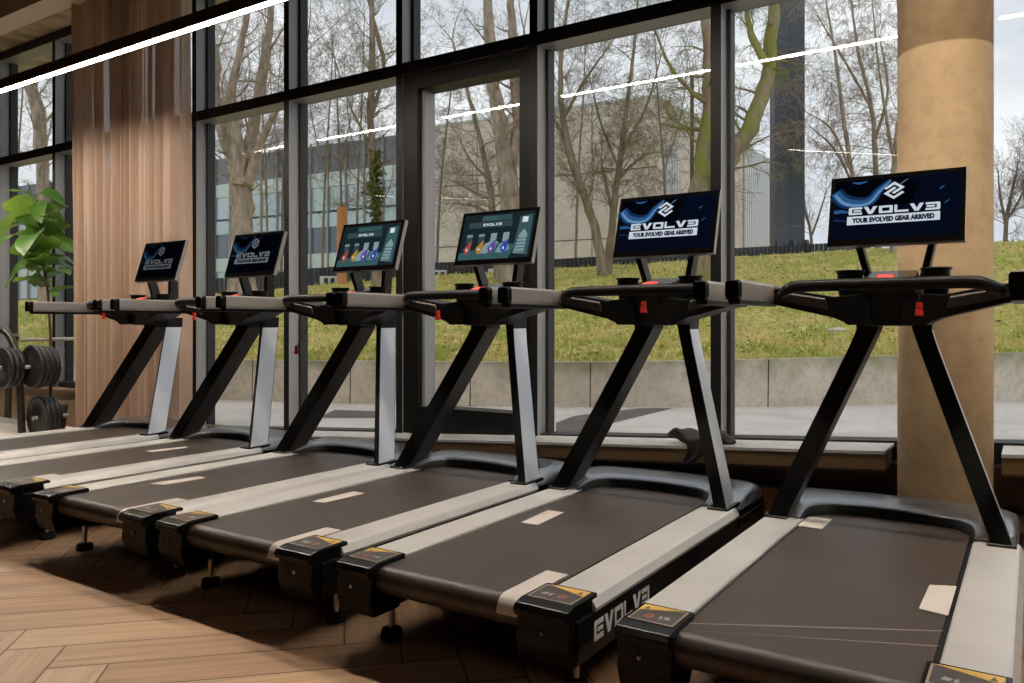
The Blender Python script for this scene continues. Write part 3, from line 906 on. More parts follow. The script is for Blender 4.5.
        mb = MB(); mb.hexa([(s * .22, 3.515, 1.178), (s * .43, 3.495, 1.222), (s * .43, 3.50, 1.23), (s * .22, 3.52, 1.19)],
                           [(s * .23, 3.512, 1.222), (s * .42, 3.492, 1.255), (s * .42, 3.50, 1.262), (s * .23, 3.52, 1.23)])
        mb.build('storage_lip', M['bronze'], w, bevel=.003)
        # hand rail
        pr = [(.437, 1.213), (.432, 1.228), (.433, 1.280), (.440, 1.290), (.482, 1.290), (.489, 1.280), (.490, 1.228), (.485, 1.213)]
        mb = MB(); mb.prism([(s * a, b) for a, b in pr], 'y', 3.035, 3.465)
        h = mb.build('hand_rail', M['arm'], root)
        mb = MB(); mb.prism([(s * a, b) for a, b in [(.440, 1.196), (.435, 1.2135), (.487, 1.2135), (.482, 1.196)]], 'y', 3.03, 3.56)
        mb.build('rail_underside', M['black'], h, bevel=.003)
        mb = MB(); ycap = [(3.035, 0), (3.012, .002), (3.0, .008)]
        vs = []
        for y, sh in ycap:
            for a, b in pr:
                vs.append((s * (.461 + (a - .461) * (1 - sh * 12)), y, 1.25 + (b - 1.25) * (1 - sh * 12)))
        n_ = len(pr)
        mb.add(vs, [(k * n_ + i, k * n_ + (i + 1) % n_, (k + 1) * n_ + (i + 1) % n_, (k + 1) * n_ + i) for k in range(2) for i in range(n_)] + [tuple(range(2 * n_, 3 * n_))])
        mb.build('grip_end', M['black_gloss'], h)
        mb = MB(); mb.prism([(s * a, b) for a, b in pr], 'y', 3.465, 3.495); mb.build('copper_ring', M['copper'], h)
        mb = MB(); mb.prism([(s * a, b) for a, b in pr], 'y', 3.495, 3.60); mb.build('rail_joint', M['black_gloss'], h)
        # cup holder
        mb = MB(); mb.lathe((s * .165, 3.70, 1.215), [(0, 0), (.042, 0), (.050, .07), (.053, .125), (.060, .132), (.060, .137), (.050, .138), (.046, .12), (.040, .012), (0, .01)], 28)
        c_ = mb.build('cup_holder', M['black'], root)
        mb = MB(); mb.lathe((s * .165, 3.70, 1.195), [(0, 0), (.030, 0), (.045, .014), (.050, .022), (.044, .022), (0, .018)], 20); mb.build('chrome_cup_base', M['silver'], c_)
        # monitor strut
        mb = MB()
        mb.hexa([(s * .082, 3.80, 1.27), (s * .110, 3.80, 1.27), (s * .110, 3.875, 1.27), (s * .082, 3.875, 1.27)],
                [(s * .136, 3.765, 1.49), (s * .164, 3.765, 1.49), (s * .164, 3.835, 1.49), (s * .136, 3.835, 1.49)])
        mb.m = [0, 0, 0, 1, 0, 1]
        mb.build('monitor_strut', [M['upright_black'], M['bronze']], root, bevel=.003)
    # front grip bar
    pth = smooth_pts([(-.41, 3.53, 1.245), (-.38, 3.45, 1.256), (-.345, 3.405, 1.270), (-.30, 3.40, 1.276), (-.15, 3.40, 1.277), (.15, 3.40, 1.277), (.30, 3.40, 1.276), (.345, 3.405, 1.270), (.38, 3.45, 1.256), (.41, 3.53, 1.245)], 5)
    MB().tube(pth, .025, 12, 0, True, True, (.75, 1)).build('front_grip_bar', M['black'], root)
    # keypad
    mb = MB(); mb.hexa([(-.105, 3.60, 1.285), (.105, 3.60, 1.285), (.105, 3.82, 1.285), (-.105, 3.82, 1.285)],
                       [(-.100, 3.60, 1.312), (.100, 3.60, 1.312), (.088, 3.80, 1.352), (-.088, 3.80, 1.352)])
    kp = mb.build('keypad_panel', M['black_gloss'], root, bevel=.006)
    mb = MB(); mb.hexa([(-.055, 3.603, 1.312), (.025, 3.603, 1.312), (.02, 3.66, 1.324), (-.05, 3.66, 1.324)],
                       [(-.048, 3.610, 1.319), (.018, 3.610, 1.319), (.012, 3.65, 1.330), (-.042, 3.65, 1.330)])
    mb.build('red_stop_button', M['red'], kp, bevel=.004)
    # safety key on its cord
    kx, ky, kz, k0 = key
    mb = MB(); mb.tube(smooth_pts([(k0, 3.53, 1.26), ((kx + k0) / 2 + .01, (ky + 3.53) / 2, (kz + 1.26) / 2 + .005), (kx, ky, kz)], 4), .0016, 5)
    ck = mb.build('safety_cord', M['black'], root)
    mb = MB(); mb.hexa([(kx - .016, ky - .010, kz - .052), (kx + .016, ky - .010, kz - .052), (kx + .016, ky + .008, kz - .052), (kx - .016, ky + .008, kz - .052)],
                       [(kx - .012, ky - .008, kz - .026), (kx + .012, ky - .008, kz - .026), (kx + .012, ky + .006, kz - .026), (kx - .012, ky + .006, kz - .026)])
    mb.box(kx - .011, kx + .011, ky - .009, ky + .007, kz - .026, kz); mb.build('red_safety_key', M['red'], ck, bevel=.003)
    # --- monitor
    v = Vector((0, .100, .318)); H = v.length; vd = v.normalized(); ud = Vector((1, 0, 0)); nd = ud.cross(vd)
    o = Vector((-.268, 3.735, 1.462)); Wd = .536
    def slab(o_, w_, h_, t0, t1, mi, mb):
        a = [o_ + nd * t0, o_ + ud * w_ + nd * t0, o_ + ud * w_ + vd * h_ + nd * t0, o_ + vd * h_ + nd * t0]
        b = [p + nd * (t1 - t0) for p in a]
        mb.hexa(a, b, mi)
    mb = MB(); slab(o, Wd, H, -.030, 0, 0, mb)
    mon = mb.build('monitor', M['arm'], root, bevel=.004)
    mb = MB(); slab(o + ud * .002 + vd * .002, Wd - .004, H - .004, 0, .003, 0, mb)
    mb.build('black_bezel', M['screen_bezel'], mon)
    mb = MB(); slab(o + ud * .12 + vd * .02, .296, .16, -.060, -.030, 0, mb); mb.build('mounting_plate', M['black'], mon, bevel=.006)
    F = Flat(o + ud * .022 + vd * .030 + nd * .003, ud * (Wd - .044), vd * (H - .052), nd)
    (promo if kind == 'promo' else menu)(F)
    F.mb.build('screen', pmats if kind == 'promo' else MENU, mon)
    return root

OFF = {1: -5.316, 2: -4.184, 3: -3.071, 4: -2.079, 5: -1.051, 6: 0}
TX = {k: -.5 + v for k, v in OFF.items()}
treadmill(TX[6], 'black and silver treadmill nearest the camera, bright promo screen in front of the concrete column', 'promo', PROMO_FULL,
          [[(-.30, 3.34), (-.205, 3.34), (-.205, 3.53), (-.30, 3.53)], [(.225, 2.56), (.30, 2.54), (.30, 2.84), (.228, 2.81)]], False, (.125, 3.50, 1.205, .10), lines=True)
treadmill(TX[5], 'treadmill with white side lettering showing, its promo screen before the mossy trunk', 'promo', PROMO_FULL,
          [[(-.215, 2.775), (-.135, 2.775), (-.155, 3.02), (-.235, 3.02)]], True, (.035, 3.44, 1.225, .03))
treadmill(TX[4], 'treadmill showing the coloured menu screen in front of the right post of the door', 'menu', None,
          [[(-.206, 2.575), (-.136, 2.59), (-.125, 2.84), (-.20, 2.84)]], True, (-.16, 3.45, 1.195, -.12))
treadmill(TX[3], 'treadmill with a coloured menu screen left of the dark door frame', 'menu', None,
          [[(-.220, 2.41), (-.125, 2.43), (-.111, 2.66), (-.175, 2.67)]], True, (-.27, 3.43, .985, -.15))
treadmill(TX[2], 'treadmill with a dim promo screen, second from the curtain', 'promo', PROMO_MID,
          [[(-.10, 3.01), (-.02, 3.01), (.0, 3.25), (-.05, 3.27)]], True, (-.20, 3.44, 1.20, -.16))
treadmill(TX[1], 'farthest treadmill, dim promo screen in front of the beige curtain', 'promo', PROMO_DIM, [], False, (-.20, 3.44, 1.21, -.16))

# ------------------------------------------------------------------ curtain
mb = MB(); nx, nz_ = 480, 14
X0, X1 = -7.95, -6.10
rng = random.Random(3)
ph = [rng.uniform(0, 6.28) for _ in range(6)]
vs = []
for j in range(nz_ + 1):
    z = .03 + (CEIL - .04) * j / nz_
    tt = 1 - j / nz_
    for i in range(nx + 1):
        s_ = i / nx
        x = X0 + (X1 - X0) * s_ + (.10 * tt * (s_ - .5) * -1)
        w_ = s_ * 2 * PI * 8.5 + ph[0] + 1.6 * math.sin(s_ * 7 + ph[1]) + .9 * math.sin(s_ * 19 + ph[4]) + .15 * math.sin(tt * 5 + s_ * 8)
        amp = .15 * (.75 + .35 * math.sin(s_ * 13 + ph[2]))
        y = 4.215 + amp * abs(math.cos(w_ * .75)) ** 5 + .03 * math.sin(w_ * 2.1 + 1)
        y += .008 * math.sin(s_ * 2 * PI * 34 + ph[3] + tt * 1.6) + .012 * math.sin(s_ * 2 * PI * 3 + tt * 2)
        x += .022 * math.cos(w_)
        vs.append((x, y, z))
mb.add(vs, [(j * (nx + 1) + i, j * (nx + 1) + i + 1, (j + 1) * (nx + 1) + i + 1, (j + 1) * (nx + 1) + i) for j in range(nz_) for i in range(nx)], 0, True)
cu = mb.build('sheer_curtain', M['curtain'])
tag(cu, 'floor length sheer beige curtain gathered in folds left of the windows', 'curtain')

# ------------------------------------------------------------------ weight rack and plates
P0 = at(22, 437, 7.9); rx, ry = P0.x, P0.y
rk = empty('weight_plate_rack', (rx, ry, 0))
tag(rk, 'dark tubular plate rack holding black weight plates at the left edge', 'weight rack')
fr_ = smooth_pts([(0, 0, .02), (-.03, 0, .35), (-.08, 0, .70), (-.18, 0, .93), (-.36, 0, 1.05), (-.60, 0, 1.07), (-.85, 0, 1.0), (-1.0, 0, .7), (-1.04, 0, .02)], 5)
MB().tube(fr_, .036, 14).build('tube_frame', M['rack'], rk)
MB().tube([(a_, .34, c_) for a_, b_, c_ in [(-1.04, 0, .02), (-1.0, 0, .7), (-.85, 0, 1.0)]], .036, 14).build('rear_tube', M['rack'], rk)
for z in (.12, .50):
    MB().box(-1.02, -.03, -.015, .015, z, z + .05).build('cross_rail', M['silver'], rk, bevel=.004)
MB().tube([(-.04, .0, .965), (-.02, .52, .965)], .020, 12).build('top_bar', M['steel'], rk)
def plate(x, y, z, r, t, label, grp):
    root = empty('weight_plate', (x, y, z))
    tag(root, label, 'weight plate', grp); ax = Vector((0, 1, 0))
    mb = MB(); mb.lathe((0, 0, 0), [(.026, 0), (.06, 0), (.065, .006), (r * .80, .006), (r * .86, 0), (r * .97, 0), (r, t * .2), (r, t * .8), (r * .97, t), (r * .86, t), (r * .80, t - .006), (.065, t - .006), (.06, t), (.026, t), (.026, 0)], 40, 0, ax)
    mb.build('plate_disc', M['iron'], root)
    mb = MB(); mb.lathe((0, 0, 0), [(.0215, -.002), (.034, -.002), (.034, t + .002), (.0215, t + .002)], 20, 0, ax); mb.build('steel_hub', M['rack'], root)
    return root
ORD = ['first', 'second', 'third', 'fourth']
for (px_, py_, D_, cnt, r, grp, lb) in ((30, 367, 7.75, 4, .215, 'plates on the upper right peg', '%s black weight plate from the front on the upper right peg of the rack'),
                                     (37, 418, 7.80, 3, .215, 'plates on the lower right peg', '%s black weight plate from the front on the lower peg beside the stone wall'),
                                     (1, 368, 7.75, 3, .20, 'plates on the upper left peg', '%s black weight plate from the front on the peg cut by the left picture edge')):
    q = at(px_, py_, D_)
    mb = MB(); mb.tube([(q.x - rx, q.y - ry - .04, q.z), (q.x - rx, q.y - ry + .30, q.z)], .020, 14); mb.build('plate_peg', M['silver'], rk)
    for k in range(cnt):
        plate(q.x, q.y + .052 * k, q.z, r * (1 - .03 * k), .046, lb % ORD[k], grp)
# sagging tag: small parts of the rack end here

# ------------------------------------------------------------------ fiddle leaf fig
P1 = at(50, 430, 8.05); fx, fy = P1.x, P1.y
fg = empty('fiddle_leaf_fig', (fx, fy, 0))
tag(fg, 'tall fig plant with broad glossy leaves by the left window', 'potted plant')
MB().lathe((0, 0, 0), [(0, 0), (.10, 0), (.13, .02), (.16, .30), (.15, .30), (.14, .26), (0, .25)], 28).build('pot', M['pot'], fg)
stem_pts = smooth_pts([(0, 0, .2), (.02, 0, .8), (-.02, 0, 1.3), (-.06, -.02, 1.7), (-.16, -.02, 2.1), (-.26, 0, 2.45)], 6)
mb = MB(); mb.tube(stem_pts, [.017 - .011 * i / len(stem_pts) for i in range(len(stem_pts))], 8)
mb.tube(smooth_pts([(-.02, 0, 1.35), (-.14, .02, 1.6), (-.30, .02, 1.95), (-.40, 0, 2.2)], 5), .008, 8)
mb.build('stem', M['stem'], fg)
mb = MB(); rg = random.Random(11)
def leaf(mb, base, direction, ln, droop, roll):
    d = Vector(direction).normalized(); up = Vector((0, 0, 1))
    side = d.cross(up).normalized(); up2 = side.cross(d)
    side = side * math.cos(roll) + up2 * math.sin(roll); up2 = side.cross(d)
    N_ = 9; vs = []
    for i in range(N_ + 1):
        t = i / N_
        w = ln * .36 * (math.sin(PI * min(1, t ** .85)) ** .8) * (.45 + .75 * t)
        p = Vector(base) + d * ln * t + Vector((0, 0, -droop * t * t * ln))
        for s_ in (-1, -.5, 0, .5, 1):
            vs.append(p + side * w * s_ + up2 * (abs(s_) * w * .25 + .008 * math.sin(t * 14 + s_ * 3)))
    mb.add(vs, [(i * 5 + j, i * 5 + j + 1, (i + 1) * 5 + j + 1, (i + 1) * 5 + j) for i in range(N_) for j in range(4)], 0, True)
for k in range(40):
    t = .42 + .58 * (k % 30) / 29
    if k < 30: p = Vector(stem_pts[min(len(stem_pts) - 1, int(t * (len(stem_pts) - 1)))])
    else:
        q = (k - 30) / 9; p = Vector((-.14 - .26 * q, 0, 1.6 + .6 * q))
    a = k * 2.4 + rg.uniform(-.3, .3)
    if p.z < 1.42: continue
    el = rg.uniform(-.1, .6)
    leaf(mb, p, (math.cos(a) * math.cos(el), math.sin(a) * .7 * math.cos(el), math.sin(el)), rg.uniform(.29, .46), rg.uniform(.1, .8), rg.uniform(-1.1, 1.1))
mb.build('foliage', M['leaf'], fg)

# ------------------------------------------------------------------ cloth on the sill
gx = -1.57
gl = empty('crumpled_cloth', (gx, 4.33, sill_z(gx) - .028))
tag(gl, 'crumpled black cloth lying on the window ledge, one corner hanging down', 'cloth')
mb = MB(); rg = random.Random(5)
nu, nv = 26, 12; vs = []
for i in range(nu + 1):
    for j in range(nv):
        a = 2 * PI * j / nv; t = i / nu
        r = .048 * (math.sin(PI * t) ** .5) * (1 + .28 * math.sin(a * 3 + t * 9) + .2 * math.sin(a * 5 - t * 17)) + .002
        vs.append((-.19 + .40 * t, math.cos(a) * r * 1.5, .036 + math.sin(a) * r * .8 + .012 * math.sin(t * 11)))
mb.add(vs, [(i * nv + j, i * nv + (j + 1) % nv, (i + 1) * nv + (j + 1) % nv, (i + 1) * nv + j) for i in range(nu) for j in range(nv)], 0, True)
mb.build('folded_heap', M['cloth'], gl)
mb = MB(); vs = []
for i in range(9):
    for j in range(7):
        t = i / 8; u_ = j / 6
        vs.append((-.03 + .12 * u_ * (1 - .5 * t) + .015 * math.sin(t * 4), -.135 - .012 * math.sin(u_ * 9 + t * 3) - .01 * t, .02 - .11 * t))
mb.add(vs, [(i * 7 + j, i * 7 + j + 1, (i + 1) * 7 + j + 1, (i + 1) * 7 + j) for i in range(8) for j in range(6)], 0, True)
vs2 = [(a, b + .004, c) for a, b, c in vs]
mb.add(vs2, [(i * 7 + j, (i + 1) * 7 + j, (i + 1) * 7 + j + 1, i * 7 + j + 1) for i in range(8) for j in range(6)], 0, True)
mb.build('hanging_corner', M['cloth'], gl)

# ================================================================== outdoors
def wall_d(x): return 10.25 + ((x - 640) / 400.0) ** 2 * .95
def wall_top(x):
    return (CAM_H - .485 + .085 * (x - 640) / 355) if x > 640 else (CAM_H - .485 - .02 * (640 - x) / 415)
def pix_r(x, d): return (x - 512) / FPX * d
GZ = .05
RID = [(-400, 310), (60, 300), (240, 294), (330, 283), (440, 275), (560, 268), (712, 259), (825, 251), (898, 248), (1000, 242), (1500, 215)]
def interp(tab, x):
    if x <= tab[0][0]: return tab[0][1]
    for (a, b), (c, d) in zip(tab, tab[1:]):
        if x <= c: return b + (d - b) * (x - a) / (c - a)
    return tab[-1][1]
RD = 24.0
def ridge_z(x): return CAM_H + (HORIZON - interp(RID, x)) * RD / FPX
def ground(r, d):
    """terrain height at lateral offset r and depth d"""
    x = 512 + FPX * r / d
    x = max(-350, min(1400, x))
    dw = wall_d(x) + .2
    if d < dw: return GZ
    zr = ridge_z(x); zt = wall_top(x) - .03
    if d < RD:
        t = (d - dw) / (RD - dw)
        return zt + (zr - zt) * t
    return zr + min(0, -(d - RD) * .012)
# terrain mesh
mb = MB(); xs = list(range(-420, 1500, 12)); ts = [0, .05, .1, .16, .22, .3, .38, .46, .54, .62, .7, .78, .86, .93, 1.0]
rg = random.Random(2); vs = []
far = [26, 30, 38, 50, 80, 140]
for x in xs:
    dw = wall_d(x) + .2
    for t in ts:
        d = dw + (RD - dw) * t
        r = pix_r(x, d); vs.append(rd(r, d, ground(r, d) + (rg.uniform(-.035, .035) if t > 0 else 0)))
    for d in far:
        r = pix_r(x, d); vs.append(rd(r, d, ground(r, min(d, 60))))
m_ = len(ts) + len(far)
mb.add(vs, [(i * m_ + j, (i + 1) * m_ + j, (i + 1) * m_ + j + 1, i * m_ + j + 1) for i in range(len(xs) - 1) for j in range(m_ - 1)], 0, True)
gb = mb.build('grass_bank', M['grass'])
tag(gb, 'patchy green and yellow grass bank rising behind the low wall', 'grass', kind='stuff')
# leaf litter
mb = MB(); rg = random.Random(21)
for k in range(3800):
    x = rg.uniform(180, 1060); dw = wall_d(x) + .3; d = dw + (RD - dw) * rg.random() ** 1.2
    r = pix_r(x, d); z = ground(r, d) + .03
    c = rd(r, d, z); a = rg.uniform(0, 6.28); s_ = rg.uniform(.025, .05)
    t1 = Vector((math.cos(a), math.sin(a), rg.uniform(-.2, .6))) * s_; t2 = Vector((-math.sin(a), math.cos(a), rg.uniform(-.2, .6))) * s_ * .7
    mb.add([c - t1, c + t2 * .9, c + t1, c - t2], [(0, 1, 2, 3)])
tag(mb.build('fallen_leaves', mat('dead_leaf', (.42, .24, .12), .8, noise=(3, (.58, .42, .22), .4, .6))), 'brown fallen leaves scattered over the grass bank', 'leaves', kind='stuff')
# grass blades
mb = MB(); rg = random.Random(22)
for k in range(26000):
    x = rg.uniform(0, 1060); dw = wall_d(x) + .22; d = dw + (RD - dw) * rg.random() ** 1.6
    r = pix_r(x, d); z = ground(r, d) - .02
    c = rd(r, d, z); a = rg.uniform(0, 6.28); h = rg.uniform(.05, .13); w = .012 + .0008 * d
    t1 = Vector((math.cos(a), math.sin(a), 0)) * w; tp = Vector((rg.uniform(-.05, .05), rg.uniform(-.05, .05), h))
    mb.add([c - t1, c + t1, c + tp], [(0, 1, 2)])
tag(mb.build('grass_tufts', mat('grass_blade', (.42, .48, .09), .8, noise=(1.2, (.74, .63, .25), .42, .58))), 'short grass tufts standing on the bank', 'grass', kind='stuff')

# pavement between building and low wall
mb = MB(); vs = []
for x in xs:
    for d in (5.2, 7.5, wall_d(x) + .05):
        vs.append(rd(pix_r(x, d), d, GZ))
mb = MB(); mb.add([(-30, 4.87, GZ), (20, 4.87, GZ), (20, 9.0, GZ), (-30, 9.0, GZ)], [(0, 1, 2, 3)])
far_pts = []
for x in xs:
    d = wall_d(x) + .1; far_pts.append(rd(pix_r(x, d), d, GZ))
base = [rd(pix_r(x, 7.0), 7.0, GZ - .004) for x in xs]
mb.add(base + far_pts, [(i, i + 1, len(xs) + i + 1, len(xs) + i) for i in range(len(xs) - 1)])
pv = mb.build('pavement', M['pavement']); pv['kind'] = 'structure'
# band of dark setts
def ground_px(x, y, z=GZ): return at(x, y, FPX * (CAM_H - z) / (y - HORIZON))
mb = MB()
for poly in ([(556, 423), (575, 416), (640, 408.5), (672, 408.5), (610, 424), (590, 432), (556, 432)], [(318, 418), (335, 410), (392, 412), (392, 418)],):
    mb.add([ground_px(x, y) + Vector((0, 0, .004)) for x, y in poly], [list(range(len(poly)))])
dp = mb.build('dark_sett_band', M['paving_dark']); dp['kind'] = 'structure'
mb = MB(); mb.box(-9, 6, 4.87, 5.35, GZ, GZ + .012)
o = mb.build('brown_gravel_strip', M['paving_dark']); o['kind'] = 'structure'

# low retaining wall
mb = MB(); th = .22; vs = []
xw = list(range(-420, 1500, 20))
for x in xw:
    for dd, z in ((0, GZ - .1), (0, wall_top(x)), (th, wall_top(x)), (th, GZ - .1)):
        d = wall_d(x) + dd; vs.append(rd(pix_r(x, d), d, z))
mb.add(vs, [(i * 4 + j, (i + 1) * 4 + j, (i + 1) * 4 + (j + 1) % 4, i * 4 + (j + 1) % 4) for i in range(len(xw) - 1) for j in range(3)])
rw = mb.build('retaining_wall', M['wall_conc']); tag(rw, 'low stained concrete wall holding the grass bank', 'wall')
# joints
mb = MB()
for x in (105, 252, 350, 470, 590, 768, 958):
    d = wall_d(x) - .004; a, b = rd(pix_r(x, d), d, GZ), rd(pix_r(x + .7, d), d, wall_top(x) - .01)
    w = Vector((CA, SA, 0)) * .006
    mb.add([a - w, a + w, b + w, b - w], [(0, 1, 2, 3)])
mb.build('expansion_joint', M['frame_seal'], rw)
# stone on the bank
mb = MB(); c = at(837, 348, 12.4); rg = random.Random(9); vs = []
bm = bmesh.new(); bmesh.ops.create_icosphere(bm, subdivisions=3, radius=1)
for v in bm.verts:
    k_ = 1 + .12 * math.sin(v.co.x * 5 + v.co.y * 3) + .08 * math.sin(v.co.z * 9)
    v.co = Vector((v.co.x * .14 * k_, v.co.y * .09 * k_, v.co.z * .045 * k_))
me = bpy.data.meshes.new('stone'); bm.to_mesh(me); bm.free(); me.materials.append(M['wall_conc'])
st = bpy.data.objects.new('pale_stone', me); C.objects.link(st); st.location = c; st.rotation_euler = (0, 0, YAW)
rr_ = pix_r(837, 12.4); st.location.z = ground(rr_, 12.4) + .02
tag(st, 'flat pale stone lying in the grass below the fence', 'stone')

# corrugated fence on the ridge
FH = [(100, .50), (300, .56), (430, .44), (560, .33), (740, .34), (860, .28)]
mb = MB(); x = 196.0; k = 0
D_ = RD + .6
while x < 870:
    z0 = ridge_z(x) - .15; z1 = ridge_z(x) + interp(FH, x)
    dd = D_ + (.05 if k % 2 else 0)
    w = 1.9
    a = rd(pix_r(x, D_), dd, 0); b = rd(pix_r(x + w + .2, D_), dd, 0)
    a2 = rd(pix_r(x, D_), dd + .04, 0); b2 = rd(pix_r(x + w + .2, D_), dd + .04, 0)
    mb.hexa([(a.x, a.y, z0), (b.x, b.y, z0), (b2.x, b2.y, z0), (a2.x, a2.y, z0)], [(a.x, a.y, z1), (b.x, b.y, z1), (b2.x, b2.y, z1), (a2.x, a2.y, z1)])
    x += w + .25; k += 1
tag(mb.build('corrugated_fence', M['fence']), 'low dark ribbed fence along the top of the grass bank', 'fence')

# steel tower with splayed feet
tw = empty('steel_tower', tuple(at(788, 258, 25.2))); T0 = tw.location.copy()
tw.rotation_euler = (0, 0, YAW)
tag(tw, 'tall blue grey steel pylon standing on the ridge right of the mossy tree', 'tower')
MB().box(-.50, -.06, -.25, .25, -.6, 10.5).build('dark_mast_left', M['tower'], tw, bevel=.02)
MB().box(-.06, .50, -.10, .40, -.6, 10.5).build('mast_right', M['tower'], tw, bevel=.02)
for sx in (-.4, .1, .5):
    mb = MB(); mb.hexa([(sx - .05, -.75, -.3), (sx + .05, -.75, -.3), (sx + .05, -.2, -.3), (sx - .05, -.2, -.3)], [(sx - .05, -.28, .55), (sx + .05, -.28, .55), (sx + .05, -.2, .55), (sx - .05, -.2, .55)])
    mb.build('splayed_foot', M['tower'], tw)
# thin brown post
p = at(692, 262, 29); MB_ = MB().tube([(p.x, p.y, p.z - .5), (p.x, p.y, p.z + 6.8)], .07, 8)
o = MB_.build('brown_pole', M['post']); tag(o, 'thin brown pole rising behind the mossy trunk', 'pole')
o = MB().tube([tuple(at(342, 292, 23.2)), tuple(at(342, 207, 23.2))], .15, 14).build('orange_post', M['orange']); tag(o, 'orange brown post behind the third treadmill screen', 'post')

# white boxes beyond the bank
for (x, y, w, h, lb) in ((328, 286, .50, .30, 'small white cabinet with dark openings left of the orange post'), (438, 278, .48, .24, 'small white cabinet with dark openings seen through the door glass'), (496, 274, .48, .16, 'plain low white box behind the fourth screen'), (236, 296, .3, .22, 'tiny white box behind the second screen')):
    p = at(x, y, 24.1); root = empty('white_cabinet', tuple(p), YAW); tag(root, lb, 'cabinet', 'white boxes on the ridge')
    MB().box(-w / 2, w / 2, 0, .3, -.1, h).build('casing', M['white_box'], root, bevel=.01)
    if w > .45 and h > .2:
        for q in (-.12, .08): MB().box(q, q + .12, -.012, 0, .06, h - .06).build('dark_opening', M['fence'], root)

# --- buildings behind
P0 = Vector((6.9, 38.0)); dl = Vector((-.884, .467)); dr = Vector((.562, .827))
ROOF = CAM_H + (HORIZON - 96.6) * 38 / FPX
def along(base, dirv, s, out=0):
    q = base + dirv * s
    nrm = Vector((dirv.y, -dirv.x)) if dirv is dr else Vector((-dirv.y, dirv.x)) * -1
    return q
def wslab(mb, A, dirv, s0, s1, z0, z1, t0, t1, inward, mi=0):
    """wall slab from s0 to s1 along dirv, between offsets t0 and t1 towards inward"""
    pts = [A + dirv * s0 + inward * t0, A + dirv * s1 + inward * t0, A + dirv * s1 + inward * t1, A + dirv * s0 + inward * t1]
    w = [rd(q.x, q.y, 0) for q in pts]
    mb.hexa([(q.x, q.y, z0) for q in w], [(q.x, q.y, z1) for q in w], mi)
inL = Vector((.467, .884)); inR = Vector((-.827, .562))
hall = empty('concrete_hall', tuple(rd(P0.x, P0.y, 2.5)))
tag(hall, 'large windowless concrete building behind the bare trees', 'building')
def hput(mb, name, m, root=hall):
    L0 = root.location
    mb.v = [(a - L0.x, b - L0.y, c - L0.z) for a, b, c in mb.v]
    return mb.build(name, m, root)
mb = MB()
c4 = [P0, P0 + dl * 13.25, P0 + dl * 13.25 + dr * 22, P0 + dr * 22]
w = [rd(q.x, q.y, 0) for q in c4]
mb.hexa([(q.x, q.y, .5) for q in w], [(q.x, q.y, ROOF) for q in w])
hput(mb, 'concrete_walls', M['bconc'])
mb = MB(); wslab(mb, P0, dl, -.05, 13.25, ROOF, ROOF + .12, -.05, .4, inL); wslab(mb, P0, dr, 0, 22, ROOF, ROOF + .12, -.05, .4, inR)
hput(mb, 'roof_edge', M['spandrel'])
mb = MB()
for k in range(5): wslab(mb, P0, dr, 1.0 + k * .3, 1.0 + k * .3 + .2, 1, ROOF - 2.0, -.12, 0, inR)
hput(mb, 'ribbed_white_panel', M['panel'])
mb = MB(); s_ = 12.7
while s_ < 21.8:
    wslab(mb, P0, dr, s_, s_ + .3, 1, ROOF - .1, -.15, 0, inR); s_ += .42
wslab(mb, P0, dr, 12.7, 21.9, 1, ROOF - .12, -.06, 0, inR)
hput(mb, 'corrugated_cladding', M['panel'])
mb = MB()
for z in (5.3, 8.6): wslab(mb, P0, dl, 0, 13.25, z, z + .05, -.012, 0, inL)
for s_ in (3.3, 6.6, 9.9): wslab(mb, P0, dl, s_, s_ + .04, 1, ROOF, -.012, 0, inL)
hput(mb, 'panel_joint', M['post'])
gbld = empty('glass_office_block', tuple(rd(P0.x - 15, P0.y + 8, 2.5)))
tag(gbld, 'teal glass office building behind the trees left of the door', 'building')
mb = MB(); c4 = [P0 + dl * 13.3 + inL * .4, P0 + dl * 52 + inL * .4, P0 + dl * 52 + inL * 14, P0 + dl * 13.3 + inL * 14]
w = [rd(q.x, q.y, 0) for q in c4]
mb.hexa([(q.x, q.y, .5) for q in w], [(q.x, q.y, ROOF - .1) for q in w]); hput(mb, 'block_body', M['bglass_dark'], gbld)
zr = [2.2, 4.6, 7.0, 9.4, ROOF]
for k in range(4):
    mb = MB(); wslab(mb, P0, dl, 13.3, 52, zr[k] + (.9 if k % 2 == 0 else .75), zr[k + 1] - .12, .1, .4, inL)
    hput(mb, 'window_band', M['bglass'] if k % 2 == 0 else M['bglass_dark'], gbld)
    mb = MB(); wslab(mb, P0, dl, 13.3, 52, zr[k] - .1, zr[k] + .75, .05, .42, inL)
    hput(mb, 'spandrel_band', M['spandrel'] if k != 2 else M['bglass'], gbld)
mb = MB(); s_ = 13.4
while s_ < 52:
    wslab(mb, P0, dl, s_, s_ + .09, 1.5, ROOF, -.04, .1, inL); s_ += 1.35
o = hput(mb, 'facade_fins', M['frame'], gbld)
mb = MB()
for k in range(3):
    for j in range(6): wslab(mb, P0, dl, 12.4 - .35 * j - .05, 12.4 - .35 * j + .15, 3.15 + k * .42, 3.42 + k * .42, -.06, 0, inL)
hput(mb, 'warm_lit_panes', M['warm_window'])

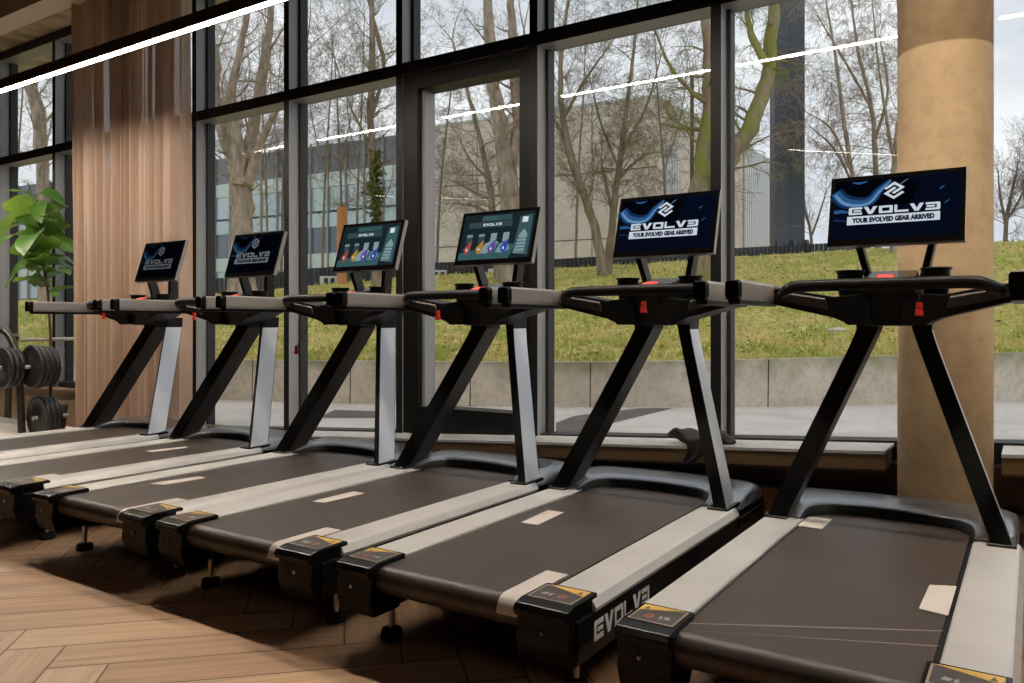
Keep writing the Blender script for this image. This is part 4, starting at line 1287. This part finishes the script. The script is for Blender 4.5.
# ------------------------------------------------------------------ trees
def grow(mb, p, d, ln, r, lvl, rng, droop, nseg=5):
    pts = [p.copy()]; rads = [r]; dirs = []
    d = d.normalized()
    step = ln / nseg
    for i in range(nseg):
        jit = Vector((rng.gauss(0, 1), rng.gauss(0, 1), rng.gauss(0, 1))) * .20
        d = (d + jit + Vector((0, 0, -droop * (i + 1) / nseg * .35 + (.10 if droop <= 0 else 0)))).normalized()
        p = p + d * step
        pts.append(p.copy()); rads.append(max(.0032, r * (1 - .86 * (i + 1) / nseg))); dirs.append(d.copy())
    mb.tube(pts, rads, 5 if r > .03 else 3, 0, False, True)
    if lvl <= 0: return
    n = {3: 5, 2: 4, 1: 4}[lvl] if lvl in (1, 2, 3) else 5
    for k in range(n):
        t = .18 + .80 * (k + rng.random() * .8) / n
        i = min(nseg - 1, int(t * nseg)); q = pts[i].lerp(pts[i + 1], t * nseg - i)
        ax_ = Vector((rng.gauss(0, 1), rng.gauss(0, 1), rng.gauss(0, 1))).normalized()
        nd_ = dirs[i].cross(ax_)
        if nd_.length < .1: continue
        nd_.normalize(); a = rng.uniform(.45, 1.05)
        d2 = dirs[i] * math.cos(a) + nd_ * math.sin(a)
        grow(mb, q, d2, ln * rng.uniform(.38, .62), max(.003, rads[i] * .45), lvl - 1, rng, droop, 4)

def tree(label, D, limbs, m, seed, lvl=2, dens=1.0, blen=1.0, droop=0.0, spread=.6, rs=.86, grp='bare winter trees on the grass bank', name='bare_tree', start=.25):
    """limbs: list of (points (x, y, radius in px), depth drift)"""
    rng = random.Random(seed)
    x0, y0, _ = limbs[0][0][0]
    p0 = rd(pix_r(x0, D), D, ground(pix_r(x0, D), D))
    root = empty(name, tuple(p0)); tag(root, label, 'tree', grp)
    trunk = MB(); tw_ = MB()
    for li, (pts, drift) in enumerate(limbs):
        P = []
        for i, (x, y, r) in enumerate(pts):
            dd = D + drift * i / max(1, len(pts) - 1)
            q = at(x, y, dd)
            P.append((q.x, q.y, q.z, r * rs * dd / FPX))
        P[-1] = P[-1][:3] + (P[-1][3] * .6,)
        if li == 0:
            P[0] = (p0.x, p0.y, p0.z - .25, P[0][3] * 1.25)
        S = smooth_pts(P, 5)
        S3 = [Vector(s_[:3]) for s_ in S]
        for i in range(1, len(S3)): S3[i] += Vector((rng.gauss(0, 1), rng.gauss(0, 1), 0)) * S[i][3] * .12
        trunk.tube(S3, [max(.006, s_[3] * (1 + rng.uniform(-.06, .06))) for s_ in S], 9 if P[0][3] > .08 else 6, 0, True, True)
        n = len(S3)
        for q_ in range(2):
            dv = (S3[-1] - S3[-2]).normalized() + Vector((rng.gauss(0, .25), rng.gauss(0, .25), .1))
            grow(tw_, S3[-1], dv, blen * rng.uniform(1.4, 2.2), max(.010, S[-1][3] * .8), lvl, rng, droop)
        cnt = int(dens * .85 * n)
        for k in range(cnt):
            t = start + (1 - start) * (k + rng.random()) / cnt if li == 0 else .08 + .92 * (k + rng.random()) / cnt
            i = min(n - 2, int(t * (n - 1)))
            dirv = (S3[i + 1] - S3[i]).normalized()
            a = rng.uniform(0, 2 * PI); u = dirv.orthogonal().normalized(); w_ = dirv.cross(u)
            lat = u * math.cos(a) + w_ * math.sin(a)
            d2 = dirv * rng.uniform(.25, .8) + lat * spread * 1.3
            ln = blen * rng.uniform(.7, 2.3) * (1 - .25 * t)
            grow(tw_, S3[i], d2, ln, max(.009, min(.038, S[i][3] * .26)), lvl, rng, droop)
    L0 = Vector(p0)
    for b, nm in ((trunk, 'trunk'), (tw_, 'twigs')):
        b.v = [(a[0] - L0.x, a[1] - L0.y, a[2] - L0.z) for a in b.v]
        b.build(nm, m, root, smooth_all=True)
    return root

tree('massive grey trunk forking low, in the first window right of the curtain', 21,
     [([(243, 300, 15), (243, 245, 13), (241, 200, 13), (238, 170, 11), (226, 140, 8), (214, 100, 7), (216, 60, 5), (207, 20, 4), (198, -60, 2)], 1),
      ([(240, 185, 10), (236, 140, 8), (230, 100, 6), (240, 50, 4), (252, -10, 3), (258, -60, 1.5)], -1),
      ([(244, 185, 10), (253, 130, 7), (262, 75, 6), (270, 20, 4), (274, -50, 2)], 1.5),
      ([(248, 180, 6), (268, 125, 4), (288, 92, 3), (304, 55, 2)], -1)], M['bark'], 1, 3, .8, 1.1)
tree('pair of leaning trunks seen through the far left window', 21,
     [([(46, 310, 7), (44, 200, 6.5), (38, 120, 6), (27, 80, 4.5), (22, 50, 3), (10, -20, 2)], 0),
      ([(44, 180, 5), (41, 110, 4), (34, 80, 3.5), (38, 30, 2)], 1)], M['bark'], 2, 3, .9, 1.0)
tree('slim tree with ivy on its lower trunk left of the door frame', 22,
     [([(376, 292, 5.5), (378, 230, 5), (374, 180, 5), (371, 120, 4.2), (372, 60, 4), (372, -40, 3)], 0),
      ([(371, 115, 3), (384, 70, 2.5), (376, 30, 2.5), (360, -30, 2)], 1),
      ([(374, 150, 2), (352, 110, 1.6), (335, 60, 1.2)], -1)], M['bark_lightmoss'], 3, 3, 1.0, .9)
tree('thick pale trunk splitting in two, centred in the door glass', 20.5,
     [([(512, 290, 12), (510, 230, 12), (508, 180, 12), (503, 140, 9), (495, 95, 8), (490, 50, 7), (486, -50, 5)], 0),
      ([(510, 165, 9), (517, 130, 6.5), (515, 80, 6), (512, 20, 5), (508, -50, 4)], 1),
      ([(516, 120, 3), (526, 80, 2.2), (524, 30, 2)], -1)], M['bark'], 4, 2, .7, .9)
tree('slender tree close left of the split trunk in the door glass', 21.5,
     [([(500, 285, 5), (496, 240, 4.5), (490, 190, 4), (482, 150, 3.2), (470, 100, 2.4), (452, 40, 1.6)], 0),
      ([(491, 200, 2), (470, 190, 1.5), (448, 178, 1)], 1), ([(493, 215, 2), (470, 205, 1.4), (450, 204, .9)], .5),
      ([(489, 180, 2), (470, 160, 1.6), (455, 130, 1)], -1)], M['bark'], 5, 3, 1.1, .8, .25)
tree('leaning tree left of the fifth screen, bending to the left', 21,
     [([(604, 268, 6.5), (597, 235, 6), (584, 195, 5.5), (570, 155, 5), (562, 110, 4.2), (561, 60, 3.2), (568, 0, 2), (572, -40, 1.5)], 0),
      ([(566, 140, 2.5), (548, 110, 2), (530, 80, 1.2)], 1), ([(563, 120, 2.5), (585, 80, 2), (610, 45, 1.2)], -1)], M['bark_lightmoss'], 6, 3, 1.0, .8, rs=.74)
tree('many stemmed tree rising behind the fifth screen left edge', 21.5,
     [([(607, 268, 5.5), (612, 225, 5), (617, 185, 4.5), (622, 145, 4), (627, 105, 3), (634, 50, 2.2), (638, -10, 1.5)], 0),
      ([(613, 215, 2.6), (606, 185, 2.2), (601, 158, 1.6)], 0), ([(617, 180, 2.4), (640, 158, 2), (655, 152, 1.4)], .5),
      ([(622, 150, 2.4), (645, 110, 2), (660, 60, 1.4)], -1), ([(619, 170, 2), (600, 120, 1.6), (588, 70, 1)], 1)], M['bark_lightmoss'], 7, 3, 1.1, .8, .2, rs=.74)
tree('mossy green tree whose thick right limb curves up past the window post', 18,
     [([(702, 272, 15), (701, 235, 13.5), (700, 195, 13), (705, 150, 10), (709, 100, 8), (707, 40, 6), (701, -40, 4)], 0),
      ([(706, 200, 10), (724, 168, 9.5), (741, 143, 10), (757, 112, 9.5), (768, 72, 8), (773, 20, 7), (776, -50, 5)], .5),
      ([(708, 105, 3), (690, 90, 2.5), (670, 66, 2.2), (655, 30, 1.6)], -1), ([(765, 62, 5), (752, 35, 4), (745, 0, 3)], 1),
      ([(706, 130, 3), (680, 128, 2), (660, 124, 1.2)], .5)], M['bark_moss'], 8, 3, .75, .8, .5)
tree('left one of three thin trees between tower and column', 23,
     [([(862, 256, 4), (857, 205, 3.8), (851, 165, 3.4), (843, 115, 3), (836, 60, 2.3), (826, 0, 1.8)], 0),
      ([(852, 175, 2), (832, 130, 1.8), (806, 112, 1)], 0), ([(855, 190, 2), (835, 150, 1.8), (812, 128, 1.2)], 1)], M['bark'], 9, 3, 1.2, .8, .4, rs=.66)
tree('middle one of three thin trees between tower and column', 24,
     [([(879, 254, 4.5), (876, 200, 4), (875, 150, 3.8), (870, 100, 3), (858, 50, 2.3), (850, -10, 1.8)], 0),
      ([(875, 140, 2.4), (888, 90, 2), (880, 40, 1.5)], 1), ([(872, 110, 2), (850, 70, 1.8), (820, 20, 1.4)], -1)], M['bark'], 10, 3, 1.2, .8, .7, rs=.66)
tree('right one of three thin trees, partly behind the column', 22.5,
     [([(893, 252, 4.5), (893, 200, 4.2), (895, 150, 4), (903, 90, 3.4), (900, 30, 2.4), (895, -30, 1.8)], 0),
      ([(894, 160, 2.6), (885, 110, 2.2), (878, 60, 1.6), (872, 0, 1.2)], -1)], M['bark'], 11, 3, 1.2, .8, .7, rs=.66)
tree('small bush like tree low beside the steel tower', 30,
     [([(812, 256, 2), (811, 235, 1.7), (806, 215, 1.4), (803, 190, 1)], 0), ([(812, 235, 1.4), (820, 212, 1.1), (826, 192, .8)], 0)], M['bark_far'], 12, 2, 1.1, .55)
tree('spreading far tree right of the column', 34,
     [([(1004, 246, 2.6), (1006, 225, 2.4), (1011, 195, 1.9), (1018, 165, 1.2)], 0), ([(1006, 225, 1.8), (1000, 195, 1.4), (998, 170, .9)], 1), ([(1007, 220, 1.6), (1022, 195, 1.3), (1034, 165, .8)], -1)], M['bark_far'], 13, 3, 1.4, .75)
tree('second far tree at the right picture edge', 36,
     [([(1030, 246, 2.6), (1028, 220, 2.2), (1024, 190, 1.6), (1026, 160, 1)], 0)], M['bark_far'], 14, 3, 1.4, .8)
lbl = ['thin background tree just right of the massive trunk', 'thin background tree beside the second window post', 'thin background tree in the left half of the second window', 'thin background tree in the middle of the second window',
       'thin background tree close left of the ivy trunk', 'thin background tree at the left edge of the door glass', 'thin background tree between door and mossy tree', 'thin background tree close left of the mossy trunk', 'thin background tree by the far left window post']
for k, (x, D, top, l_) in enumerate(((268, 27, 60, -6), (281, 28, 90, 6), (322, 27, 40, 8), (343, 26, 60, -6), (356, 28, 20, 6), (436, 27, 60, 14), (575, 29, 30, 8), (668, 28, 20, -10), (14, 27, 40, 8))):
    tree(lbl[k], D, [([(x, 285, 2.0), (x + l_ * .2, 220, 1.8), (x + l_ * .5, 160, 1.5), (x + l_, 100, 1.2), (x + l_ * 1.4, top, 1)], 0),
                     ([(x + l_ * .4, 170, 1.0), (x - l_ * 1.2, 120, .9), (x - l_ * 2, 60, .6)], 1)], M['bark_far'] if k % 2 else M['bark_lightmoss'], 30 + k, 3, 1.15, .85, .1, grp='thin trees further back', rs=.7)
# ivy on the slim tree
mb = MB(); rg = random.Random(44)
for k in range(900):
    y = rg.uniform(150, 235); t = (y - 150) / 85
    x = 376 + rg.gauss(0, 4.5 - abs(t - .4) * 3); p = at(x, y, 21.9 + rg.uniform(-.15, .15)); a = rg.uniform(0, 6.28); s_ = .05
    t1 = Vector((math.cos(a), math.sin(a), rg.uniform(-1, 1))) * s_; t2 = Vector((-math.sin(a), math.cos(a), rg.uniform(-1, 1))) * s_
    mb.add([p - t1, p + t2, p + t1, p - t2], [(0, 1, 2, 3)])
tag(mb.build('ivy', M['ivy']), 'yellow green ivy clinging to the slim trunk left of the door', 'ivy', kind='stuff')
